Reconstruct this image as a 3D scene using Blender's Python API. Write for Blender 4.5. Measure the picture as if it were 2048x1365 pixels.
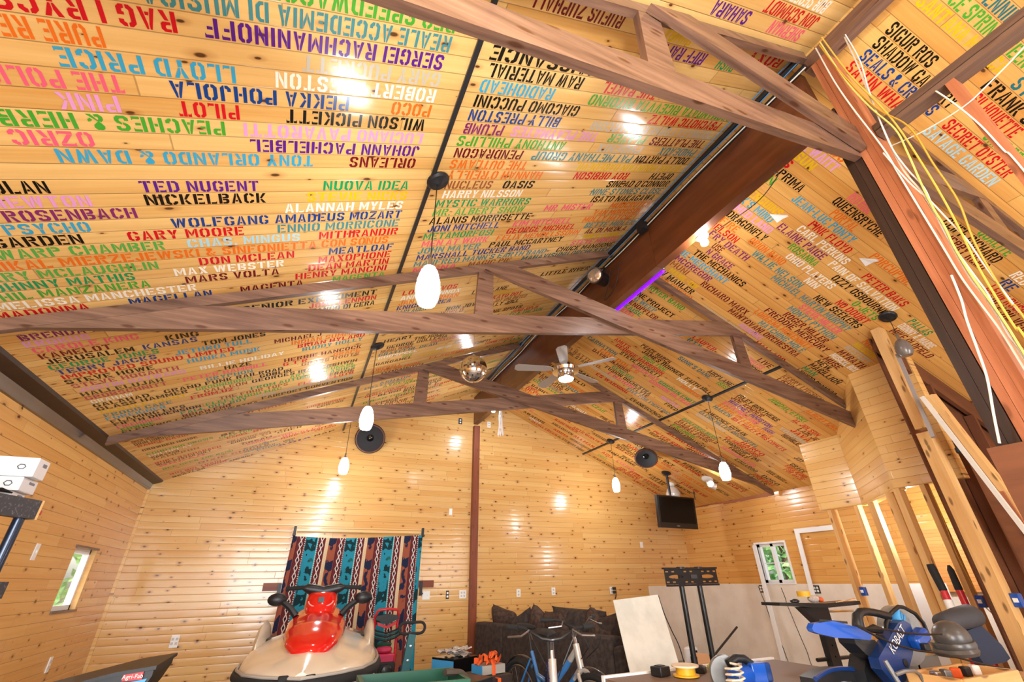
import bpy, bmesh, math, random
from mathutils import Matrix, Vector
random.seed(7)
for _o in list(bpy.data.objects): bpy.data.objects.remove(_o)
SC = bpy.context.scene
COL = SC.collection
R_ = math.radians

# ------------------------------------------------------------------ camera
cam_d = bpy.data.cameras.new('camera'); cam_d.sensor_width = 36; cam_d.lens = 15.676
cam_d.clip_start = .05
cam = bpy.data.objects.new('camera', cam_d); COL.objects.link(cam)
yaw, pitch, roll = R_(24.19), R_(28.23), R_(-1.02)
fw = Vector((math.sin(yaw)*math.cos(pitch), math.cos(yaw)*math.cos(pitch), math.sin(pitch)))
rt = Vector((math.cos(yaw), -math.sin(yaw), 0)); up = rt.cross(fw)
rt2 = rt*math.cos(roll)+up*math.sin(roll); up2 = -rt*math.sin(roll)+up*math.cos(roll)
cm = Matrix((rt2, up2, -fw)).transposed().to_4x4(); cm.translation = (0, 0, 1.36)
cam.matrix_world = cm
SC.camera = cam

# ------------------------------------------------------------------ world, light, exposure
w = bpy.data.worlds.new('world'); SC.world = w; w.use_nodes = True
nt = w.node_tree; bg = nt.nodes['Background']
sky = nt.nodes.new('ShaderNodeTexSky'); sky.sky_type = 'NISHITA'; sky.sun_disc = False
sky.sun_elevation = R_(38); sky.sun_rotation = R_(200); sky.air_density = 1.0; sky.dust_density = 3.0
nt.links.new(sky.outputs[0], bg.inputs[0]); bg.inputs[1].default_value = .30
def area(name, loc, direction, sx, sy, watts, col=(1, 1, 1)):
    d = bpy.data.lights.new(name, 'AREA'); d.shape = 'RECTANGLE'; d.size = sx; d.size_y = sy
    d.energy = watts; d.color = col
    o = bpy.data.objects.new(name, d); COL.objects.link(o); o.location = loc
    o.rotation_euler = Vector(direction).to_track_quat('-Z', 'Y').to_euler()
    return o
# daylight through the open garage door behind the photographer
area('garage_door_daylight', (-.3, -3.1, 1.35), (.15, 1, .12), 3.2, 2.3, 300, (.80, .90, 1.0))
area('right_fill_light', (5.2, -3.1, 1.3), (-.1, 1, .15), 2.2, 2.2, 70, (.86, .93, 1.0))  # fill added at an invented yard door to brighten the right side
d = bpy.data.lights.new('sun', 'SUN'); d.energy = 3.2; d.angle = R_(.6); d.color = (1, .96, .9)
o = bpy.data.objects.new('sun', d); COL.objects.link(o); o.rotation_euler = Vector((.22, .80, -.72)).to_track_quat('-Z', 'Y').to_euler()
# added fill lights without fittings, behind the photographer and in the right bay
for lx, ly, lz, lw in ((.43, -.35, 2.85, 60), (.43, -2.5, 2.85, 50), (5.15, -.5, 2.6, 16), (6.7, 3.3, 1.9, 34)):
    d = bpy.data.lights.new('fill_light', 'POINT'); d.energy = lw; d.shadow_soft_size = .07; d.color = (.93, .97, 1)
    o = bpy.data.objects.new('fill_light', d); COL.objects.link(o); o.location = (lx, ly, lz)
vs = SC.view_settings
vs.view_transform = 'Standard'; vs.look = 'None'; vs.gamma = 1; vs.exposure = 0.63
try: vs.use_curve_mapping = False
except Exception: pass
SC.display_settings.display_device = 'sRGB'

# ------------------------------------------------------------------ materials
def srgb(r, g, b):
    f = lambda c: (c/255)/12.92 if c/255 <= .04045 else ((c/255+.055)/1.055)**2.4
    return (f(r), f(g), f(b), 1)
MATS = {}
def mat(name, col=(.5, .5, .5, 1), rough=.5, metal=0., coat=0., emit=None, estr=0., trans=0., sheen=0., spec=.5, ior=1.45):
    if name in MATS: return MATS[name]
    m = bpy.data.materials.new(name); m.use_nodes = True
    p = m.node_tree.nodes['Principled BSDF']
    p.inputs['Base Color'].default_value = col; p.inputs['Roughness'].default_value = rough
    p.inputs['Metallic'].default_value = metal; p.inputs['Coat Weight'].default_value = coat
    p.inputs['Coat Roughness'].default_value = .08
    p.inputs['Specular IOR Level'].default_value = spec; p.inputs['IOR'].default_value = ior
    p.inputs['Transmission Weight'].default_value = trans; p.inputs['Sheen Weight'].default_value = sheen
    if emit: p.inputs['Emission Color'].default_value = emit; p.inputs['Emission Strength'].default_value = estr
    MATS[name] = m; return m
class NG:
    """tiny node helper"""
    def __init__(s, m): s.t = m.node_tree; s.p = s.t.nodes['Principled BSDF']
    def n(s, typ, **k):
        x = s.t.nodes.new(typ)
        for a, b in k.items(): setattr(x, a, b)
        return x
    def put(s, sock, v):
        if v is None: return
        if hasattr(v, 'is_output'): s.t.links.new(v, sock)
        else: sock.default_value = v
    def m(s, op, a, b=None, c=None):
        x = s.n('ShaderNodeMath', operation=op); s.put(x.inputs[0], a); s.put(x.inputs[1], b)
        if c is not None: s.put(x.inputs[2], c)
        return x.outputs[0]
    def xyz(s, a, b, c=0.):
        x = s.n('ShaderNodeCombineXYZ')
        for i, v in enumerate((a, b, c)): s.put(x.inputs[i], v)
        return x.outputs[0]
    def white(s, a, b=0., c=0.):
        x = s.n('ShaderNodeTexWhiteNoise', noise_dimensions='3D'); s.put(x.inputs['Vector'], s.xyz(a, b, c)); return x
    def noise(s, vec, scale=1., detail=3., rough=.55):
        x = s.n('ShaderNodeTexNoise'); s.put(x.inputs['Vector'], vec)
        x.inputs['Scale'].default_value = scale; x.inputs['Detail'].default_value = detail; x.inputs['Roughness'].default_value = rough
        return x.outputs[0]
    def mix(s, f, a, b, blend='MIX'):
        x = s.n('ShaderNodeMix', data_type='RGBA', blend_type=blend); s.put(x.inputs[0], f); s.put(x.inputs[6], a); s.put(x.inputs[7], b)
        return x.outputs[2]
    def rng(s, v, a, b, c=0., d=1.):
        x = s.n('ShaderNodeMapRange'); s.put(x.inputs[0], v)
        for i, q in enumerate((a, b, c, d)): x.inputs[i+1].default_value = q
        return x.outputs[0]
    def pos(s):
        g = s.n('ShaderNodeNewGeometry'); q = s.n('ShaderNodeSeparateXYZ'); s.put(q.inputs[0], g.outputs['Position']); return q.outputs
    def uv(s):
        g = s.n('ShaderNodeUVMap'); q = s.n('ShaderNodeSeparateXYZ'); s.put(q.inputs[0], g.outputs[0]); return q.outputs
    def bump(s, h, strength=.3, dist=.01):
        x = s.n('ShaderNodeBump'); s.put(x.inputs['Height'], h); x.inputs['Strength'].default_value = strength; x.inputs['Distance'].default_value = dist
        s.put(s.p.inputs['Normal'], x.outputs[0]); s.put(s.p.inputs['Coat Normal'], x.outputs[0])

def pine(name, along, across, pitch, off, light, dark, knots=.5, piece=2.6, rough=.22, crown=1., gap=.55, knotcol=(.10, .04, .012, 1), coat=.25, spec=.5):
    """varnished tongue and groove pine boards running along one world axis"""
    m = mat(name, light, rough, coat=coat, spec=spec); g = NG(m); P = g.pos()
    ax = {'x': 0, 'y': 1, 'z': 2}
    u = P[ax[along]]; v = P[ax[across]]
    q = g.m('DIVIDE', g.m('SUBTRACT', v, off), pitch)
    b = g.m('FLOOR', q); f = g.m('FRACT', q)
    rb = g.white(b, 3.7).outputs[0]
    pu = g.m('DIVIDE', g.m('ADD', u, g.m('MULTIPLY', rb, 9.)), piece)
    pid = g.m('FLOOR', pu); pf = g.m('FRACT', pu)
    rp = g.white(b, pid, 1.3).outputs[0]
    gr = g.noise(g.xyz(g.m('MULTIPLY', u, 1.3), g.m('MULTIPLY', v, 38.), g.m('MULTIPLY', rp, 31.)), 1., 4., .6)
    gr2 = g.noise(g.xyz(g.m('MULTIPLY', u, .35), g.m('MULTIPLY', v, 9.), g.m('MULTIPLY', rp, 17.)), 1., 2.)
    t = g.m('ADD', g.m('MULTIPLY', rp, .42), g.m('ADD', g.m('MULTIPLY', g.rng(gr, .3, .7), .33), g.m('MULTIPLY', g.rng(gr2, .3, .7), .25)))
    col = g.mix(t, light, dark)
    vo = g.n('ShaderNodeTexVoronoi', voronoi_dimensions='2D'); g.put(vo.inputs['Vector'], g.xyz(g.m('DIVIDE', u, .23), g.m('ADD', g.m('DIVIDE', v, .12), g.m('MULTIPLY', rb, .3))))
    vo.inputs['Scale'].default_value = 1.
    sz = g.m('MULTIPLY', g.white(vo.outputs['Color'], 0.).outputs[0], 1.)
    sep = g.n('ShaderNodeSeparateColor'); g.put(sep.inputs[0], vo.outputs['Color'])
    rad = g.m('MULTIPLY', g.m('MAXIMUM', g.m('SUBTRACT', sep.outputs[0], 1-knots), 0.), .115/max(knots, .01))
    core = g.m('SUBTRACT', 1., g.m('MINIMUM', g.m('DIVIDE', vo.outputs['Distance'], g.m('ADD', rad, .002)), 1.))
    halo = g.m('SUBTRACT', 1., g.m('MINIMUM', g.m('DIVIDE', vo.outputs['Distance'], g.m('ADD', g.m('MULTIPLY', rad, 2.6), .002)), 1.))
    col = g.mix(g.m('MULTIPLY', halo, .55), col, srgb(150, 82, 28))
    col = g.mix(g.rng(core, .05, .45), col, knotcol)
    edge = g.m('MULTIPLY', g.m('ABSOLUTE', g.m('SUBTRACT', f, .5)), 2.)
    groove = g.rng(edge, .93, .985)
    seam = g.m('MULTIPLY', g.rng(g.m('ABSOLUTE', g.m('SUBTRACT', pf, .5)), .4986, .4996), .8)
    line = g.m('MAXIMUM', groove, seam)
    col = g.mix(g.m('MULTIPLY', line, gap), col, srgb(70, 34, 10))
    g.put(g.p.inputs['Base Color'], col)
    prof = g.m('MULTIPLY', g.m('POWER', edge, 3.), -.35*crown)
    wav = g.m('MULTIPLY', g.noise(g.xyz(g.m('MULTIPLY', u, 2.2), g.m('MULTIPLY', v, 7.), rp), 1., 2.), .5)
    h = g.m('ADD', g.m('ADD', prof, wav), g.m('MULTIPLY', line, -1.))
    g.bump(h, .35, .006)
    return m
def lumber(name, light, dark, rough=.55, knots=.0, grain=26., coat=0., spec=.4):
    """plain boards: the grain follows the u axis of the board"""
    m = mat(name, light, rough, coat=coat, spec=spec); g = NG(m); U = g.uv()
    oi = g.n('ShaderNodeObjectInfo').outputs['Random']
    sd = g.m('MULTIPLY', oi, 40.)
    gr = g.noise(g.xyz(g.m('MULTIPLY', U[0], 1.6), g.m('MULTIPLY', U[1], grain), sd), 1., 5., .65)
    g2 = g.noise(g.xyz(g.m('MULTIPLY', U[0], .8), g.m('MULTIPLY', U[1], 6.), sd), 1., 3.)
    t = g.m('ADD', g.m('MULTIPLY', g.rng(gr, .32, .68), .6), g.m('MULTIPLY', g.rng(g2, .3, .7), .4))
    col = g.mix(t, light, dark)
    if knots:
        vo = g.n('ShaderNodeTexVoronoi', voronoi_dimensions='2D'); g.put(vo.inputs['Vector'], g.xyz(g.m('ADD', g.m('DIVIDE', U[0], .42), sd), g.m('DIVIDE', U[1], .13)))
        vo.inputs['Scale'].default_value = 1.
        k = g.m('SUBTRACT', 1., g.m('MINIMUM', g.m('DIVIDE', vo.outputs['Distance'], .11), 1.))
        col = g.mix(g.m('MULTIPLY', g.rng(k, .0, .5), knots), col, srgb(70, 36, 16))
    g.put(g.p.inputs['Base Color'], col); g.bump(gr, .15, .004)
    return m
def speckle(name, a, b, scale=30., rough=.7, lo=.4, hi=.6, metal=0., bump=0., coat=0.):
    m = mat(name, a, rough, metal, coat); g = NG(m); P = g.pos()
    n = g.noise(g.xyz(P[0], P[1], P[2]), scale, 4., .6)
    g.put(g.p.inputs['Base Color'], g.mix(g.rng(n, lo, hi), a, b))
    if bump: g.bump(n, bump, .01)
    return m

PITCH_L, OFF_L = .0935, 2.148-.0935/2
PITCH_R, OFF_R = .0914, 2.105-.0914/2
M_ceilL = pine('pine_ceiling_left', 'x', 'y', PITCH_L, OFF_L, srgb(238, 198, 128), srgb(202, 144, 68), .5, 2.9, .17, 1., coat=0., spec=.4)
M_ceilR = pine('pine_ceiling_right', 'x', 'y', PITCH_R, OFF_R, srgb(234, 184, 106), srgb(200, 132, 56), .5, 2.9, .17, 1., coat=0., spec=.4)
M_back = pine('pine_back', 'x', 'z', .0885, .02, srgb(226, 184, 118), srgb(206, 148, 76), .8, 2.1, .2, 1., .45)
M_left = pine('pine_left', 'y', 'z', .0885, .02, srgb(230, 178, 104), srgb(206, 140, 68), .75, 1.3, .22, 1., .55)
M_right = pine('pine_right', 'y', 'z', .0885, .02, srgb(230, 178, 102), srgb(210, 142, 66), .55, 1.9, .2, 1., .5)
M_part = pine('pine_partition', 'y', 'z', .0885, .03, srgb(236, 196, 130), srgb(220, 166, 92), .55, 1.7, .25, 1., .5)
M_partx = pine('pine_partition_diagonal', 'y', 'z', .0885, .03, srgb(234, 188, 112), srgb(216, 156, 80), .3, 2.7, .2, 1., .35)
M_narrow = pine('pine_narrow_slats', 'y', 'z', .042, .0, srgb(222, 160, 92), srgb(196, 124, 60), .4, 2.2, .4, 1.4, .8)
M_truss = lumber('stained_truss_timber', srgb(142, 106, 84), srgb(68, 44, 34), .36, .85, coat=.2)
M_beam = lumber('stained_beam_plywood', srgb(116, 64, 34), srgb(76, 40, 22), .36, .0, 12., coat=.2)
M_dark = lumber('dark_stained_board', srgb(62, 42, 32), srgb(36, 24, 18), .42)
M_red = lumber('reddish_fir', srgb(188, 118, 78), srgb(142, 80, 50), .6, .5)
M_stud = lumber('spruce_stud', srgb(232, 190, 128), srgb(206, 154, 90), .6, .7)
M_brownply = lumber('brown_plywood', srgb(122, 74, 46), srgb(92, 54, 34), .6, .0, 10.)
M_greyplate = lumber('weathered_plate_timber', srgb(122, 92, 72), srgb(78, 56, 44), .65, .5)
M_post = lumber('red_brown_post', srgb(146, 76, 44), srgb(108, 52, 30), .45, .4)
M_drywall = speckle('bare_drywall', srgb(238, 228, 214), srgb(228, 216, 200), 2.5, .85)
M_sheet = speckle('grey_wallboard', srgb(222, 220, 208), srgb(204, 202, 190), 3., .6)
M_floor = speckle('concrete', srgb(176, 168, 158), srgb(140, 130, 120), 6., .8, .35, .65)
M_debris = speckle('sawdust_rubble', srgb(150, 122, 98), srgb(100, 80, 64), 50., .95)
M_white = mat('white_paint', srgb(240, 240, 238), .45)
M_plate = mat('white_plastic', srgb(242, 240, 234), .35)
M_black = mat('black_plastic', srgb(26, 26, 28), .42)
M_blackmet = mat('black_metal', srgb(30, 31, 34), .38, .0, .2)
M_blackgloss = mat('black_gloss', srgb(10, 10, 11), .12, coat=.4)
M_rubber = mat('rubber', srgb(34, 33, 33), .8)
M_chrome = mat('chrome', srgb(220, 220, 222), .09, 1.)
M_steel = mat('steel', srgb(170, 172, 176), .3, 1.)
M_darkslot = mat('slot_black', srgb(18, 18, 18), .6)
M_shade = mat('lit_glass_shade', srgb(255, 250, 240), .3, emit=(.93, .97, 1, 1), estr=62.)
M_bulb = mat('lit_bulb', srgb(255, 255, 255), .3, emit=(.95, .98, 1, 1), estr=420.)
M_bluebulb = mat('lit_cool_bulb', srgb(255, 255, 255), .3, emit=(.8, .88, 1, 1), estr=420.)
M_uv = mat('violet_tube', srgb(120, 40, 255), .3, emit=(.055, .0, 1, 1), estr=3.2)
M_fanlight = mat('lit_fan_lens', srgb(250, 250, 255), .3, emit=(.95, .97, 1, 1), estr=4.)
M_glass = mat('clear_glass', (1, 1, 1, 1), .02, trans=1., ior=1.15)
M_red_gel = mat('glossy_red', srgb(206, 28, 22), .14, coat=.9)
M_cream = mat('cream_gelcoat', srgb(222, 208, 186), .22, coat=.6)
M_sofa = speckle('dark_sofa_cloth', srgb(72, 62, 58), srgb(54, 46, 44), 18., .95)
M_cushion = speckle('brown_cushion_cloth', srgb(92, 72, 62), srgb(64, 50, 44), 22., .95)
M_blue = mat('cobalt_blue_plastic', srgb(18, 78, 172), .3, coat=.3)
M_navy = mat('deep_blue_plastic', srgb(16, 52, 110), .35, coat=.3)
M_skyblue = mat('light_blue_plastic', srgb(70, 160, 222), .35)
M_tin = mat('grey_saw_metal', srgb(132, 132, 130), .4, .6)
M_bag = mat('dusty_black_bag', srgb(66, 66, 70), .7)
M_redp = mat('red_enamel', srgb(198, 34, 44), .35, coat=.3)
M_pink = mat('pink_red_plastic', srgb(200, 50, 90), .4)
M_green = mat('dark_green_plastic', srgb(18, 84, 62), .4)
M_teal = mat('dark_teal_paint', srgb(30, 92, 98), .4)
M_orange = mat('orange_strap', srgb(226, 92, 34), .7)
M_card = mat('cardboard', srgb(204, 160, 116), .8)
M_kraft = mat('white_carton', srgb(238, 238, 236), .55)
M_yellow = mat('yellow_plastic', srgb(232, 178, 40), .45)
M_cable_w = mat('white_cable', srgb(214, 206, 190), .5)
M_cable_y = mat('yellow_cable', srgb(204, 166, 66), .5)
M_cable_k = mat('black_cable', srgb(22, 22, 24), .45)
M_cable_b = mat('blue_cable', srgb(70, 120, 160), .45)
M_feather = mat('white_streamer', srgb(238, 236, 236), .8)
M_screen = mat('tv_screen', (.0008, .0008, .001, 1), .35, spec=.2)
M_cone = mat('speaker_cone', srgb(46, 44, 46), .75)
M_brownrim = mat('speaker_rim', srgb(96, 58, 44), .5)
M_white_l = mat('white_lettering', srgb(236, 234, 226), .5)
M_bikeblue = mat('bike_blue', srgb(58, 122, 186), .25, coat=.6)
M_bikesilver = mat('bike_silver', srgb(196, 192, 184), .25, .4, .5)
M_bikenavy = mat('bike_dark_blue', srgb(24, 38, 88), .25, coat=.6)
M_leafmat = speckle('outdoor_leaves', srgb(150, 190, 120), srgb(96, 146, 76), 6., .7)
M_bark = mat('bark', srgb(90, 70, 54), .9)
M_lawn = speckle('pale_gravel', srgb(214, 208, 196), srgb(184, 178, 164), 3., .95)
M_paper = speckle('crumpled_paper', srgb(206, 196, 188), srgb(170, 158, 150), 40., .9)
PAINT = dict(k=(20, 17, 14), b=(24, 62, 128), c=(58, 156, 190), t=(68, 132, 136), T=(36, 108, 116), r=(200, 20, 30), m=(108, 20, 28), p=(88, 30, 130),
    u=(126, 42, 100), P=(234, 92, 118), l=(220, 150, 200), o=(226, 108, 28), y=(222, 178, 16), w=(240, 234, 216), s=(186, 180, 162), a=(168, 208, 216),
    B=(150, 84, 46), L=(86, 164, 70), g=(70, 158, 48), G=(22, 146, 84), d=(176, 74, 84), K=(60, 58, 40))
PKEYS = list(PAINT)
M_PAINT = [mat('stencil_paint_'+str(i), srgb(*PAINT[k]), .25, spec=.35) for i, k in enumerate(PKEYS)]

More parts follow.
